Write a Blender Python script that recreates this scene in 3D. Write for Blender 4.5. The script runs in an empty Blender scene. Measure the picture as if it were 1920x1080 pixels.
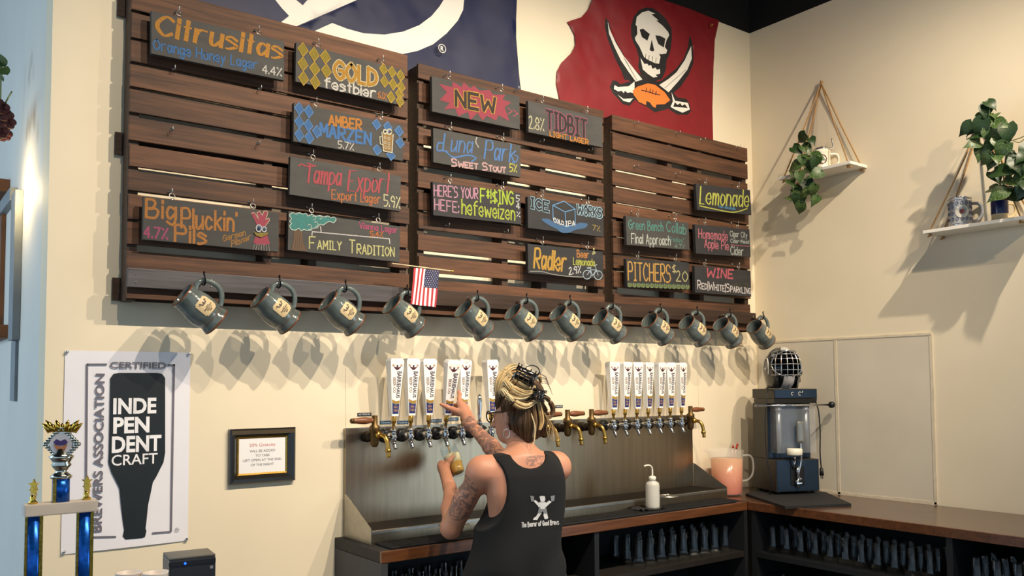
import bpy, bmesh, math, random
import numpy as np
from mathutils import Vector, Matrix, noise
from mathutils.geometry import delaunay_2d_cdt
from mathutils.bvhtree import BVHTree
random.seed(7)
C = bpy.context.scene.collection
PI = math.pi
# ------------------------------------------------------------ camera, world, light, exposure
H = 1.65
RW = Matrix(((0.7991186, -0.60114197, -0.00614805), (0.02661794, 0.04559715, -0.99860522), (0.60058384, 0.79784035, 0.05243869)))
FPX, CX, CY = 1599.2, 960.0, 637.35
def ray(u, v): return RW.transposed() @ Vector(((u-CX)/FPX, (v-CY)/FPX, 1.0))
def at(u, v, ax, val):
    """point on the world plane (0:x, 1:y, 2:z)=val that the photograph shows at pixel u,v"""
    d = ray(u, v)
    t = (val-(H if ax == 2 else 0))/d[ax]
    return Vector((d.x*t, d.y*t, d.z*t+H))
cam_d = bpy.data.cameras.new('camera'); cam = bpy.data.objects.new('camera', cam_d); C.objects.link(cam)
m3 = Matrix((RW[0], -Vector(RW[1]), -Vector(RW[2]))).transposed()
cam.matrix_world = Matrix.Translation((0, 0, H)) @ m3.to_4x4()
cam_d.sensor_width = 36; cam_d.lens = 36*FPX/1920; cam_d.shift_y = (CY-540)/1920; cam_d.clip_start = .05
bpy.context.scene.camera = cam
vs = bpy.context.scene.view_settings
vs.view_transform = 'Standard'; vs.look = 'None'; vs.gamma = 1; vs.use_curve_mapping = False; vs.exposure = 0.14
bpy.context.scene.display_settings.display_device = 'sRGB'
w = bpy.data.worlds.new('world'); bpy.context.scene.world = w; w.use_nodes = True
w.node_tree.nodes['Background'].inputs[0].default_value = (0.60, 0.80, 1.0, 1)
w.node_tree.nodes['Background'].inputs[1].default_value = 0.68
def lamp(kind, name, loc, target, power, col, **k):
    l = bpy.data.lights.new(name, kind); l.energy = power; l.color = col
    o = bpy.data.objects.new(name, l); C.objects.link(o); o.location = loc
    o.rotation_euler = (Vector(target)-Vector(loc)).to_track_quat('-Z', 'Y').to_euler()
    for a, b in k.items(): setattr(l, a, b)
    return o
WARM = (1.0, 0.85, 0.66)
for x, p in ((.85, 140), (1.86, 290), (2.85, 350), (3.85, 280)):
    lamp('SPOT', 'track_spot', (x, .8, 4.25), (x+.05, 3.6, 1.45), p, WARM, spot_size=math.radians(92), spot_blend=.9, shadow_soft_size=.022)
lamp('SPOT', 'track_spot', (3.0, -.6, 4.0), (4.8, 1.9, 3.0), 125, (1.0, 0.76, 0.48), spot_size=math.radians(75), spot_blend=.9, shadow_soft_size=.05)
lamp('AREA', 'window_daylight', (-3.2, 4.6, 2.4), (.5, 4.4, 2.0), 60, (0.62, 0.82, 1.0), shape='RECTANGLE', size=1.6, size_y=2.2)
lamp('AREA', 'window_daylight_side', (4.78, .15, 1.0), (2.0, .15, 1.0), 34, (0.66, 0.84, 1.0), shape='RECTANGLE', size=1.7, size_y=1.7)
# ------------------------------------------------------------ helpers
def lin(h):
    h = h.lstrip('#'); r = []
    for i in (0, 2, 4):
        c = int(h[i:i+2], 16)/255; r.append(c/12.92 if c <= .04045 else ((c+.055)/1.055)**2.4)
    return r
MATS = {}
def M(name, col, rough=.6, metal=0, amt=.12, scale=12, stretch=(1, 1, 1), bump=.0, rnd=0, emit=0, trans=0, ior=1.45, coat=0, alpha=1, col2=None, thr=None, sheen=0):
    if name in MATS: return MATS[name]
    m = bpy.data.materials.new(name); m.use_nodes = True; nt = m.node_tree; N = nt.nodes; L = nt.links
    b = N['Principled BSDF']; c = lin(col) if isinstance(col, str) else col
    tc = N.new('ShaderNodeTexCoord'); mp = N.new('ShaderNodeMapping'); mp.inputs['Scale'].default_value = stretch
    L.new(tc.outputs['Object'], mp.inputs['Vector'])
    nz = N.new('ShaderNodeTexNoise'); nz.inputs['Scale'].default_value = scale; nz.inputs['Detail'].default_value = 5
    L.new(mp.outputs[0], nz.inputs['Vector'])
    mx = N.new('ShaderNodeMix'); mx.data_type = 'RGBA'
    c2 = lin(col2) if col2 else None; soft = .10 if name.startswith('chalk_') else .04
    mx.inputs[6].default_value = [max(0, x*(1-amt)) for x in c]+[1]
    mx.inputs[7].default_value = (c2 if c2 else [min(1, x*(1+amt)) for x in c])+[1]
    rp = N.new('ShaderNodeMapRange'); rp.inputs[1].default_value = .3 if thr is None else thr-soft; rp.inputs[2].default_value = .7 if thr is None else thr+soft
    L.new(nz.outputs['Fac'], rp.inputs[0]); L.new(rp.outputs[0], mx.inputs[0])
    out = mx.outputs[2]
    if rnd:
        oi = N.new('ShaderNodeObjectInfo'); mr = N.new('ShaderNodeMapRange'); mr.inputs[3].default_value = 1-rnd; mr.inputs[4].default_value = 1+rnd
        L.new(oi.outputs['Random'], mr.inputs[0]); vm = N.new('ShaderNodeVectorMath'); vm.operation = 'SCALE'
        L.new(out, vm.inputs[0]); L.new(mr.outputs[0], vm.inputs['Scale']); out = vm.outputs[0]
        cb = N.new('ShaderNodeCombineXYZ'); ml = N.new('ShaderNodeMath'); ml.operation = 'MULTIPLY'; ml.inputs[1].default_value = 37
        L.new(oi.outputs['Random'], ml.inputs[0]); L.new(ml.outputs[0], cb.inputs[0]); L.new(ml.outputs[0], cb.inputs[2]); L.new(cb.outputs[0], mp.inputs['Location'])
    L.new(out, b.inputs['Base Color'])
    b.inputs['Roughness'].default_value = rough; b.inputs['Metallic'].default_value = metal
    b.inputs['IOR'].default_value = ior
    if bump:
        bp = N.new('ShaderNodeBump'); bp.inputs['Strength'].default_value = bump; bp.inputs['Distance'].default_value = .004
        L.new(nz.outputs['Fac'], bp.inputs['Height']); L.new(bp.outputs[0], b.inputs['Normal'])
    if emit: b.inputs['Emission Color'].default_value = c+[1]; b.inputs['Emission Strength'].default_value = emit
    if trans: b.inputs['Transmission Weight'].default_value = trans
    if coat: b.inputs['Coat Weight'].default_value = coat; b.inputs['Coat Roughness'].default_value = .08
    if sheen: b.inputs['Sheen Weight'].default_value = sheen
    if alpha < 1: b.inputs['Alpha'].default_value = alpha
    MATS[name] = m; return m
def T(o, label=None, cat=None, group=None, kind=None):
    if label: o['label'] = label
    if cat: o['category'] = cat
    if group: o['group'] = group
    if kind: o['kind'] = kind
    return o
def thing(name, label, cat, loc=(0, 0, 0), group=None, rot=(0, 0, 0)):
    o = bpy.data.objects.new(name, None); o.empty_display_size = .05; C.objects.link(o)
    o.location = loc; o.rotation_euler = rot
    return T(o, label, cat, group)
def wm(o):
    if o is None: return Matrix.Identity(4)
    return wm(o.parent) @ (Matrix.Translation(o.location) @ o.rotation_euler.to_matrix().to_4x4())
class MB:
    def __init__(s): s.v = []; s.f = []; s.m = []; s.cur = 0; s.sm = []; s.smooth = False
    def add(s, vs, fs):
        n = len(s.v); s.v += [Vector(p) for p in vs]; s.f += [tuple(i+n for i in f) for f in fs]; s.m += [s.cur]*len(fs); s.sm += [s.smooth]*len(fs); return s
    def box(s, a, b, bev=0, rot=None, piv=None):
        a, b = Vector(a), Vector(b); lo = Vector([min(a[i], b[i]) for i in range(3)]); hi = Vector([max(a[i], b[i]) for i in range(3)])
        if bev <= 0:
            P = [Vector((x, y, z)) for z in (lo.z, hi.z) for y in (lo.y, hi.y) for x in (lo.x, hi.x)]
            F = [(0, 2, 3, 1), (4, 5, 7, 6), (0, 1, 5, 4), (2, 6, 7, 3), (0, 4, 6, 2), (1, 3, 7, 5)]
        else:
            bm = bmesh.new(); bmesh.ops.create_cube(bm, size=1)
            for q in bm.verts: q.co = Vector([(lo[i]+hi[i])/2+q.co[i]*(hi[i]-lo[i]) for i in range(3)])
            bmesh.ops.bevel(bm, geom=bm.edges[:], offset=bev, segments=2, affect='EDGES', profile=.6)
            bm.verts.index_update(); P = [q.co.copy() for q in bm.verts]; F = [tuple(q.index for q in f.verts) for f in bm.faces]; bm.free()
        if rot is not None:
            pv = Vector(piv) if piv is not None else (lo+hi)/2
            P = [rot @ (p-pv)+pv for p in P]
        return s.add(P, F)
    def ring(s, pts_list, close_u=True, cap=True):
        n = len(pts_list[0]); vs = [p for r in pts_list for p in r]; fs = []
        for i in range(len(pts_list)-1):
            for j in range(n if close_u else n-1):
                k = (j+1) % n; fs.append((i*n+j, i*n+k, (i+1)*n+k, (i+1)*n+j))
        if cap: fs.append(tuple(reversed(range(n)))); fs.append(tuple((len(pts_list)-1)*n+j for j in range(n)))
        return s.add(vs, fs)
    def tube(s, pts, r, n=8, cap=True, closed=False):
        pts = [Vector(p) for p in pts]; m = len(pts); rs = r if isinstance(r, (list, tuple)) else [r]*m
        rings = []; up = None
        for i, p in enumerate(pts):
            if closed: d = pts[(i+1) % m]-pts[i-1]
            else: d = pts[min(i+1, m-1)]-pts[max(i-1, 0)]
            if d.length < 1e-9: d = Vector((0, 0, 1))
            d.normalize()
            if up is None: up = d.orthogonal()
            up = (up-d*up.dot(d)); up = up.normalized() if up.length > 1e-6 else d.orthogonal().normalized()
            sd = d.cross(up)
            rings.append([p+(up*math.cos(2*PI*j/n)+sd*math.sin(2*PI*j/n))*rs[i] for j in range(n)])
        if closed: rings.append(rings[0]); cap = False
        o = s.smooth; s.smooth = n > 5; s.ring(rings, cap=cap); s.smooth = o; return s
    def cyl(s, a, b, r, r2=None, n=16): return s.tube([a, b], [r, r if r2 is None else r2], n)
    def lathe(s, prof, org=(0, 0, 0), axis=(0, 0, 1), n=24, a0=0, a1=2*PI, cap=False):
        ax = Vector(axis).normalized(); e1 = ax.orthogonal().normalized(); e2 = ax.cross(e1); o = Vector(org)
        full = abs(a1-a0-2*PI) < 1e-6; k = n if full else n+1
        rings = [[o+ax*z+(e1*math.cos(a0+(a1-a0)*j/n)+e2*math.sin(a0+(a1-a0)*j/n))*r for j in range(k)] for r, z in prof]
        oo = s.smooth; s.smooth = True; s.ring(rings, close_u=full, cap=cap); s.smooth = oo; return s
    def sphere(s, c, r, n=12, sc=(1, 1, 1)):
        c = Vector(c); rings = []
        for i in range(1, n):
            t = PI*i/n; rings.append([c+Vector((math.sin(t)*math.cos(2*PI*j/(2*n))*r*sc[0], math.sin(t)*math.sin(2*PI*j/(2*n))*r*sc[1], math.cos(t)*r*sc[2])) for j in range(2*n)])
        oo = s.smooth; s.smooth = True; s.ring(rings); s.smooth = oo; return s
    def poly(s, pts, d):
        """prism: 3D outline pts pushed along d"""
        d = Vector(d); n = len(pts); P = [Vector(p) for p in pts]; P += [p+d for p in P]
        return s.add(P, [tuple(range(n)), tuple(reversed(range(n, 2*n)))]+[(i, i+n, (i+1) % n+n, (i+1) % n) for i in range(n)])
    def build(s, name, mat, parent=None, local=False, **tags):
        me = bpy.data.meshes.new(name); P = s.v
        o = bpy.data.objects.new(name, me); C.objects.link(o)
        if parent is not None:
            o.parent = parent
            if not local: mi = wm(parent).inverted(); P = [mi @ p for p in P]
        elif not local and P:
            lo = Vector([min(p[i] for p in P) for i in range(3)]); hi = Vector([max(p[i] for p in P) for i in range(3)])
            c = Vector(((lo.x+hi.x)/2, (lo.y+hi.y)/2, lo.z)); o.location = c; P = [p-c for p in P]
        me.from_pydata([tuple(p) for p in P], [], s.f)
        for k in (mat if isinstance(mat, (list, tuple)) else [mat]): me.materials.append(k)
        me.polygons.foreach_set('material_index', s.m); me.polygons.foreach_set('use_smooth', s.sm)
        bm = bmesh.new(); bm.from_mesh(me); bmesh.ops.recalc_face_normals(bm, faces=bm.faces); bm.to_mesh(me); bm.free()
        me.update(); T(o, **tags); return o
def copy_tree(o, parent=None):
    c = o.copy(); C.objects.link(c); c.parent = parent
    for k in [k for k in C.objects if k.parent is o]: copy_tree(k, c)
    return c
def inpoly(x, y, P):
    r = False; n = len(P); j = n-1
    for i in range(n):
        xi, yi = P[i]; xj, yj = P[j]
        if (yi > y) != (yj > y) and x < (xj-xi)*(y-yi)/(yj-yi)+xi: r = not r
        j = i
    return r
def catmull(P, k=5, closed=False):
    P = [Vector(p) for p in P]; n = len(P); out = []
    if n < 3: return P
    for i in range(n if closed else n-1):
        p0 = P[i-1] if (closed or i) else P[0]; p1 = P[i]; p2 = P[(i+1) % n]; p3 = P[(i+2) % n] if closed else P[min(i+2, n-1)]
        for j in range(k):
            t = j/k; out.append(.5*((2*p1)+(p2-p0)*t+(2*p0-5*p1+4*p2-p3)*t*t+(3*p1-p0-3*p2+p3)*t**3))
    if not closed: out.append(P[-1])
    return out
# stroke lettering: letters a..i stand for heights -2..6, digits for x
GL = {'A': '0c2i4c 1e3e', 'B': '0c0i ~0i2i3h2f0f ~0f3f4e3c0c', 'C': '~4h2i0g0e2c4d', 'D': '0c0i ~0i3h4f3d0c', 'E': '4i0i0c4c 0f3f', 'F': '4i0i0c 0f3f', 'G': '~4h2i0g0e2c4d 4d4f2f',
 'H': '0c0i 4c4i 0f4f', 'I': '0i2i 1i1c 0c2c', 'J': '~3i3d1c0d', 'K': '0c0i 4i0e 1f4c', 'L': '0i0c3c', 'M': '0c0i2e4i4c', 'N': '0c0i4c4i', 'O': '~2i0g0e2c4e4g2i', 'P': '0c0i ~0i3i4g3f0f',
 'R': '0c0i ~0i3i4g3f0f 1f4c', 'S': '~4h2i0h1f3f4d2c0c', 'T': '0i4i 2i2c', 'U': '~0i0e2c4e4i', 'V': '0i2c4i', 'W': '0i1c3g5c6i', 'X': '0i4c 4i0c', 'Y': '0i2f4i 2f2c', 'Z': '0i4i0c4c', 'Q': '~2i0g0e2c4e4g2i 2e4c',
 'a': '~3f1g0e1c3e 3g3c', 'b': '0i0c ~0e1g3f3d1c0d', 'c': '~3f1g0e1c3d', 'd': '3i3c ~3f1g0e1c3d', 'e': '~0e3e2g0f0d2c3d', 'f': '~3i1h1e1c 0g3g', 'g': '~3f1g0e1c3e ~3g3c2a0b', 'h': '0i0c ~0e1g3f3c',
 'i': '0g0c 0i0h', 'j': '1g1b', 'k': '0i0c 3g0e 1e3c', 'l': '0i0c', 'm': '0g0c ~0e1g2f2c ~2e3g4f4c', 'n': '0g0c ~0e1g3f3c', 'o': '~1g0e1c3d3f1g', 'p': '0g0a ~0f1g3f3d1c0d', 'q': '~3f1g0e1c3d 3g3a',
 'r': '0g0c ~0e1g3g', 's': '~3f1g0f2e3d1c0c', 't': '1i1c 0g2g', 'u': '~0g0d1c3e 3g3c', 'v': '0g1c3g', 'w': '0g1c2f4c5g', 'x': '0g3c 3g0c', 'y': '0g1d 3g0a', 'z': '0g3g0c3c',
 '0': '~2i0g0e2c4e4g2i', '1': '0h1i1c', '2': '~0h2i3g0c 0c4c', '3': '~0h2i3g1f3e2c0d', '4': '3c3i0e4e', '5': '4i0i0f ~0f3f4e2c0c', '6': '~4i1g0e2c4d3f0e', '7': '0i4i1c', '8': '~2f0g2i4g2f0d2c4d2f', '9': '~4g2f0g2i4g3c',
 '%': '4i0c 0i1h 3d4c', '$': '~4h2h0g1f3e4d2d0d 2i2c', '!': '0i0e 0c0d', '*': '0f2h 2f0h 1e1i', '.': '0c0d', ':': '0c0d 0f0g', "'": '0i0h', '|': '0b0i', '&': '~3d1i2i0c3e', ',': '1c0b', '-': '0f2f', '"': '0i0h 1i1h', '>': '0g2f0e', '+': '0f2f 1g1e', '(': '~1i0f1c'}
def strokes(txt, smcap=False):
    """polylines in grid units and the total width"""
    x = 0; out = []
    for ch in txt:
        if ch == ' ': x += 3; continue
        g = GL[ch.upper() if smcap else ch]; sc = .72 if (smcap and ch.islower()) else 1; W = 0
        for s_ in g.split():
            sm = s_[0] == '~'; s_ = s_.lstrip('~')
            P = [Vector((int(s_[i])*sc, ('abcdefghi'.index(s_[i+1])-2)*sc, 0)) for i in range(0, len(s_), 2)]
            W = max(W, max(p.x for p in P))
            if sm: P = catmull(P, 4)
            out.append([Vector((p.x+x, p.y, 0)) for p in P])
        x += W+1.5*sc
    return out, max(x-1.5, .8)
LIFT = [0]
def ribbon(mb, P, w, nrm, calli=None):
    """flat mitred chalk stroke of width w along 3D points, facing nrm"""
    P = [p for i, p in enumerate(P) if i == 0 or (p-P[i-1]).length > 1e-5]
    if len(P) < 2: return
    for i in range(1, len(P)-1):   # sharp turn: two separate strokes
        if (P[i]-P[i-1]).normalized().dot((P[i+1]-P[i]).normalized()) < .25:
            ribbon(mb, P[:i+1], w, nrm, calli); ribbon(mb, P[i:], w, nrm, calli); return
    LIFT[0] = (LIFT[0]+1) % 24; up = nrm*(LIFT[0]*.00003); n = len(P); D = [(P[i+1]-P[i]).normalized() for i in range(n-1)]
    L_, R_ = [], []
    for i, p in enumerate(P):
        d0 = D[max(0, i-1)]; d1 = D[min(n-2, i)]
        ww = w if calli is None else w*(.5+.75*abs(((d0+d1)/2).dot(calli)))
        if i == 0: p = p-d1*ww*.3
        if i == n-1: p = p+d0*ww*.3
        t = (d0+d1).normalized(); s_ = t.cross(nrm); s_ = s_.normalized()*ww/2/max(.6, t.dot(d1))
        L_.append(p-s_); R_.append(p+s_)
    m = len(L_); mb.add([q+up for q in L_]+[q+up for q in R_], [(i, i+1, m+i+1, m+i) for i in range(m-1)])
def btext(txt, bold=0.0, res=3):
    """built-in font outline as flat triangles in a unit box"""
    cu = bpy.data.curves.new('t', 'FONT'); cu.body = txt; cu.size = 1; cu.offset = bold; cu.resolution_u = res; cu.align_x = 'LEFT'
    o = bpy.data.objects.new('t', cu); C.objects.link(o)
    me = bpy.data.meshes.new_from_object(o.evaluated_get(bpy.context.evaluated_depsgraph_get()))
    V = [v.co.copy() for v in me.vertices]; F = [tuple(p.vertices) for p in me.polygons]
    C.objects.unlink(o); bpy.data.objects.remove(o); bpy.data.curves.remove(cu); bpy.data.meshes.remove(me)
    x0, x1 = min(v.x for v in V), max(v.x for v in V); y0, y1 = min(v.y for v in V), max(v.y for v in V)
    return [((v.x-x0)/(x1-x0), (v.y-y0)/(y1-y0)) for v in V], F, (x1-x0)/(y1-y0)
def ptext(mb, txt, o, ex, ey, bold=0.0):
    """o lower-left corner, ex/ey full width and height vectors"""
    V, F, _ = btext(txt, bold); o, ex, ey = Vector(o), Vector(ex), Vector(ey)
    mb.add([o+ex*a+ey*b for a, b in V], F)
# ------------------------------------------------------------ materials
wall_m = M('wall_paint', '#e8dbc0', .75, amt=.025, scale=3, bump=.03)
side_m = M('side_paint', '#d9d8d0', .7, amt=.03, scale=3)
black_m = M('ceiling_black', '#0b0c0d', .9)
wood_m = M('stained_wood', '#503320', .66, amt=.5, scale=3, stretch=(1.2, 14, 22), bump=.25, rnd=.28)
woodd_m = M('stained_wood_dark', '#3d2b1f', .7, amt=.4, scale=3, stretch=(1.2, 14, 22), bump=.2, rnd=.15)
rail_m = M('rail_grey_wood', '#4a474a', .5, amt=.35, scale=3, stretch=(1.2, 14, 22), bump=.2)
raild_m = M('rail_brown_wood', '#32231a', .55, amt=.35, scale=3, stretch=(1.2, 14, 22), bump=.2)
chrome = M('chrome', '#d6d8da', .12, 1, amt=.03)
zinc = M('zinc', '#c9c6bf', .3, 1, amt=.05)
blackiron = M('black_iron', '#141416', .35, .6, amt=.1)
brass = M('brass', '#d0a552', .28, 1, amt=.15, scale=40)
oldbrass = M('old_brass', '#6b5636', .45, .9, amt=.3, scale=30)
steel = M('brushed_steel', '#a0927c', .33, 1, amt=.10, scale=5, stretch=(9, 9, .6), bump=.04)
steelp = M('plain_steel', '#a8a59e', .4, 1, amt=.08, scale=20)
blackp = M('black_plastic', '#17181b', .4, amt=.1)
rubber = M('black_rubber', '#18181a', .75, amt=.15, scale=60, bump=.2)
board_m = M('chalkboard', '#3b3a38', .7, amt=.18, scale=7, stretch=(1, 1, 3), rnd=.1, bump=.05)
boardd_m = M('chalkboard_black', '#262628', .7, amt=.25, scale=7, stretch=(1, 1, 3), bump=.05)
white_m = M('white_gloss', '#f2f0ec', .35, amt=.02)
cab_m = M('cabinet_grey', '#3a3c40', .55, amt=.08)
cabd_m = M('cabinet_black', '#15171b', .6, amt=.1)
oak_m = M('walnut_edge', '#5e381f', .35, amt=.3, scale=4, stretch=(1, 12, 14), bump=.1, coat=.3)
top_m = M('walnut_top', '#4d3424', .3, amt=.25, scale=5, stretch=(6, 1, 6), coat=.4)
paper_m = M('paper', '#eceaf0', .3, amt=.015, coat=.3)
paper2_m = M('paper_plain', '#f0eff0', .6, amt=.01)
def chalk(hexc): return M('chalk_'+hexc, [c*.82 for c in lin(hexc)], .9, amt=.35, scale=330, col2='4c4844', thr=.61)
# ------------------------------------------------------------ the room
XL, XR, YW, ZT = .525, 4.795, 3.62, H+2.414
def struct(mb, name, mat, parent=None): return mb.build(name, mat, parent, kind='structure') if parent is None else mb.build(name, mat, parent)
struct(MB().box((-6, -5, -.1), (XR+.15, 8, 0)), 'floor', M('floor_concrete', '#7c756c', .5, amt=.2, scale=2))
wb = struct(MB().box((XL, YW, 0), (XR+.15, YW+.15, ZT)), 'wall_back', wall_m)
struct(MB().box((XR, -5, 0), (XR+.15, YW-.0005, ZT)), 'wall_right', wall_m)
struct(MB().box((XL, YW+.1505, 0), (XL+.15, 8, ZT)), 'wall_left', side_m)
struct(MB().box((-6, -5, ZT+.55), (XR+1.5, 9, ZT+.7)), 'ceiling', black_m)
struct(MB().box((XL, YW+.0, ZT+.0005), (XR+.15, YW+.15, ZT+.5495)), 'trim_1', black_m)
struct(MB().box((XR, -5, ZT+.0005), (XR+.15, YW-.0005, ZT+.5495)), 'trim_2', black_m)
# two wash panels on the right wall, and two on the back wall over the taps
pan_m = M('wall_panel', '#d6cdba', .28, amt=.05, scale=3, bump=.03); caulk_m = M('caulk', '#d8cbb2', .5, amt=.08, scale=20)
pz0, pz1 = .965, H+.268
wp = thing('wall_panel', 'pair of pale glossy wall panels above the right counter', 'panel', (XR, 2.9, pz0))
for a, b in ((2.433, 3.015), (3.03, 3.60)):
    MB().box((XR-.004, a, pz0), (XR-.0002, b, pz1)).build('panel', pan_m, wp)
cb = MB()
for y in (2.425, 3.0225): 
    for k in range(16):
        z = pz0+(pz1-pz0)*k/16; cb.box((XR-.007, y-.008-.002*random.random(), z), (XR-.0002, y+.008+.002*random.random(), z+(pz1-pz0)/16))
for k in range(24):
    y = 2.42+1.18*k/24; cb.box((XR-.007, y, pz1-.002), (XR-.0002, y+1.18/24, pz1+.010+.004*random.random()))
    cb.box((XR-.007, y, pz0-.004), (XR-.0002, y+1.18/24, pz0+.010+.006*random.random()))
cb.build('caulk_strip', caulk_m, wp)
wp2 = thing('wall_panel', 'thin cream panels on the back wall behind the taps with a fine seam', 'panel', (3.0, YW, pz0))
xs = at(1308, 700, 1, YW).x; zs = at(1380, 691, 1, YW).z
MB().box((1.76, YW-.0022, pz0), (xs-.003, YW-.0002, zs-.012)).build('panel', wall_m, wp2)
MB().box((xs+.001, YW-.0025, pz0), (XR-.009, YW-.0002, zs-.002)).build('panel', wall_m, wp2)
# ------------------------------------------------------------ pallets
YP = 3.5
def zat(u, v, y=YP): return at(u, v, 1, y).z
def xat(u, v, y=YP): return at(u, v, 1, y).x
ROWS = [
 (241, 767, 243, [(-33, 16), (21, 68), (73, 113), (118.5, 160), (166, 209), (217, 261), (269.5, 310), (318.5, 356), (363.5, 410), (415.5, 457), (470, 503)], (.0, .45, .62, 1)),
 (784.5, 1132.5, 786, [(119, 147), (153, 190), (202, 231), (239, 269), (280, 310), (321, 351), (360, 393), (399, 428), (438, 469), (479, 509), (523, 546)], (.0, .43, .65, 1)),
 (1148.5, 1402, 1150, [(214.5, 243), (248, 280), (290, 316), (319.5, 346), (350, 378), (381, 407), (413, 442), (445, 474), (477, 502), (508, 538), (550, 571)], (.0, .40, .63, 1))]
PN = ['left', 'middle', 'right']
nail = MB(); 
pallets = []
for k, (ul, ur, um, rows, st) in enumerate(ROWS):
    x0 = xat(ul, 300); x1 = xat(ur, 300)-.002
    th = thing('wooden_pallet', ['left dark-stained wooden pallet holding the six largest chalk signs', 'middle dark-stained wooden pallet on the wall between two others', 'right dark-stained wooden pallet nearest the room corner'][k], 'pallet', ((x0+x1)/2, 3.56, H+.33), 'stained pallets on the wall')
    pallets.append((th, x0, x1))
    zt = zat(um, rows[0][0])
    for i, (a, b) in enumerate(rows):
        za, zb = zat(um, a), zat(um, b)
        j = random.uniform(-.004, .004)
        MB().box((x0+random.uniform(-.003, .004), YP+random.uniform(-.0005, .002), zb), (x1+random.uniform(-.006, .006), YP+.016, za), .0025, rot=Matrix.Rotation(random.uniform(-.0018, .0018), 3, 'Y')).build('slat', wood_m, th)
    MB().box((x0+.002, YP+.001, H+.342), (x1-.002, YP+.016, H+.385), .002).build('slat', wood_m, th)
    for f in st:
        xc = x0+.021+f*(x1-x0-.042)
        MB().box((xc-.019, YP+.0165, H+.335), (xc+.019, 3.602, zt-.004), .002).build('stringer', woodd_m, th)
    for z in (H+.34, (H+.36+zt)/2-.05, zt-.10):
        MB().box((x0-(.028 if k == 0 else 0), 3.6025, z), (x1, 3.611, z+.09)).build('back_board', woodd_m, th)
# ------------------------------------------------------------ mug rail in three boards
zr1 = at(239.2, 501.5, 1, 3.472).z; zr0 = at(239, 537.5, 1, 3.472).z
xr = [xat(239, 520, 3.472), xat(758, 540, 3.472), xat(1156, 575, 3.472), xat(1418, 600, 3.472)]
YR = 3.472
rails = []
for k in range(3):
    rb = thing('mug_rail', ['grey weathered board with mug hooks under the left pallet', 'brown board with mug hooks under the middle pallet', 'brown board with mug hooks under the right pallet, reaching to the corner'][k], 'rail', ((xr[k]+xr[k+1])/2, 3.485, zr0), 'boards with mug hooks')
    MB().box((xr[k]+.001, YR, zr0), (xr[k+1]-.002, YP-.0025, zr1), .002).build('board', rail_m if k == 0 else raild_m, rb)
    rails.append(rb)
    sc = MB()
    n = int((xr[k+1]-xr[k])/.3)
    for i in range(n+1):
        x = xr[k]+.03+i*(xr[k+1]-xr[k]-.06)/max(1, n)
        for z in (zr0+.02, zr0+.05): sc.cyl((x, YR-.0015, z), (x, YR+.001, z), .0035, n=8)
    sc.build('screw_heads', zinc, rb, kind='stuff')
MUGS = [(375, 579.5), (516.5, 582.5), (641, 588), (757, 594), (889, 601), (981.5, 604.5), (1063, 606), (1142.5, 612), (1233, 617), (1302, 620.5), (1364, 624), (1426, 627)]
YM = 3.398
ang = math.radians(37)
mugp = []
for (u, v) in MUGS: mugp.append(at(u, v, 1, YM))
hook_me = None
for i, p in enumerate(mugp):
    q = p+Vector((.014, -.004, .100))
    k = 0 if q.x < xr[1] else (1 if q.x < xr[2] else 2)
    h = MB().tube(catmull([(q.x, YR+.002, q.z+.004), (q.x, q.y+.03, q.z+.002), (q.x, q.y+.006, q.z-.004), (q.x, q.y-.012, q.z+.003), (q.x-.002, q.y-.016, q.z+.02), (q.x-.004, q.y-.010, q.z+.036), (q.x-.006, q.y-.016, q.z+.046)], 4), .0036, 8)
    h.cyl((q.x, YR-.003, q.z+.004), (q.x, YR, q.z+.004), .009, n=10)
    h.build('hook', blackiron, rails[k])
glaze = M('blue_grey_glaze', '#5a6361', .16, amt=.35, scale=18, coat=.6); rust = M('rust_glaze', '#6b4127', .3, amt=.2, scale=30)
patch_m = M('cream_patch', '#cdb68c', .55, amt=.06, scale=30); ink = M('patch_ink', '#4a4038', .6)
PR = [(0, -.072), (.050, -.073), (.0535, -.070), (.054, -.064), (.0505, -.052), (.0485, -.045), (.0505, -.040), (.0535, -.028), (.0555, -.008), (.054, .015), (.0505, .035), (.0475, .048), (.0482, .052), (.047, .058), (.0478, .0625), (.0485, .073), (.0462, .0755), (.0440, .070), (.044, .04), (.048, .01), (.049, -.03), (.045, -.06), (0, -.062)]
def prof_r(z):
    P = PR[2:16]
    for (r0, z0), (r1, z1) in zip(P[:-1], P[1:]):
        if z0 <= z <= z1: return r0+(r1-r0)*(z-z0)/(z1-z0)
    return .05
def onmug(a, z, off):  # a measured from local -Y
    r = prof_r(z)+off; return Vector((math.sin(a)*r, -math.cos(a)*r, z))
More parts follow.
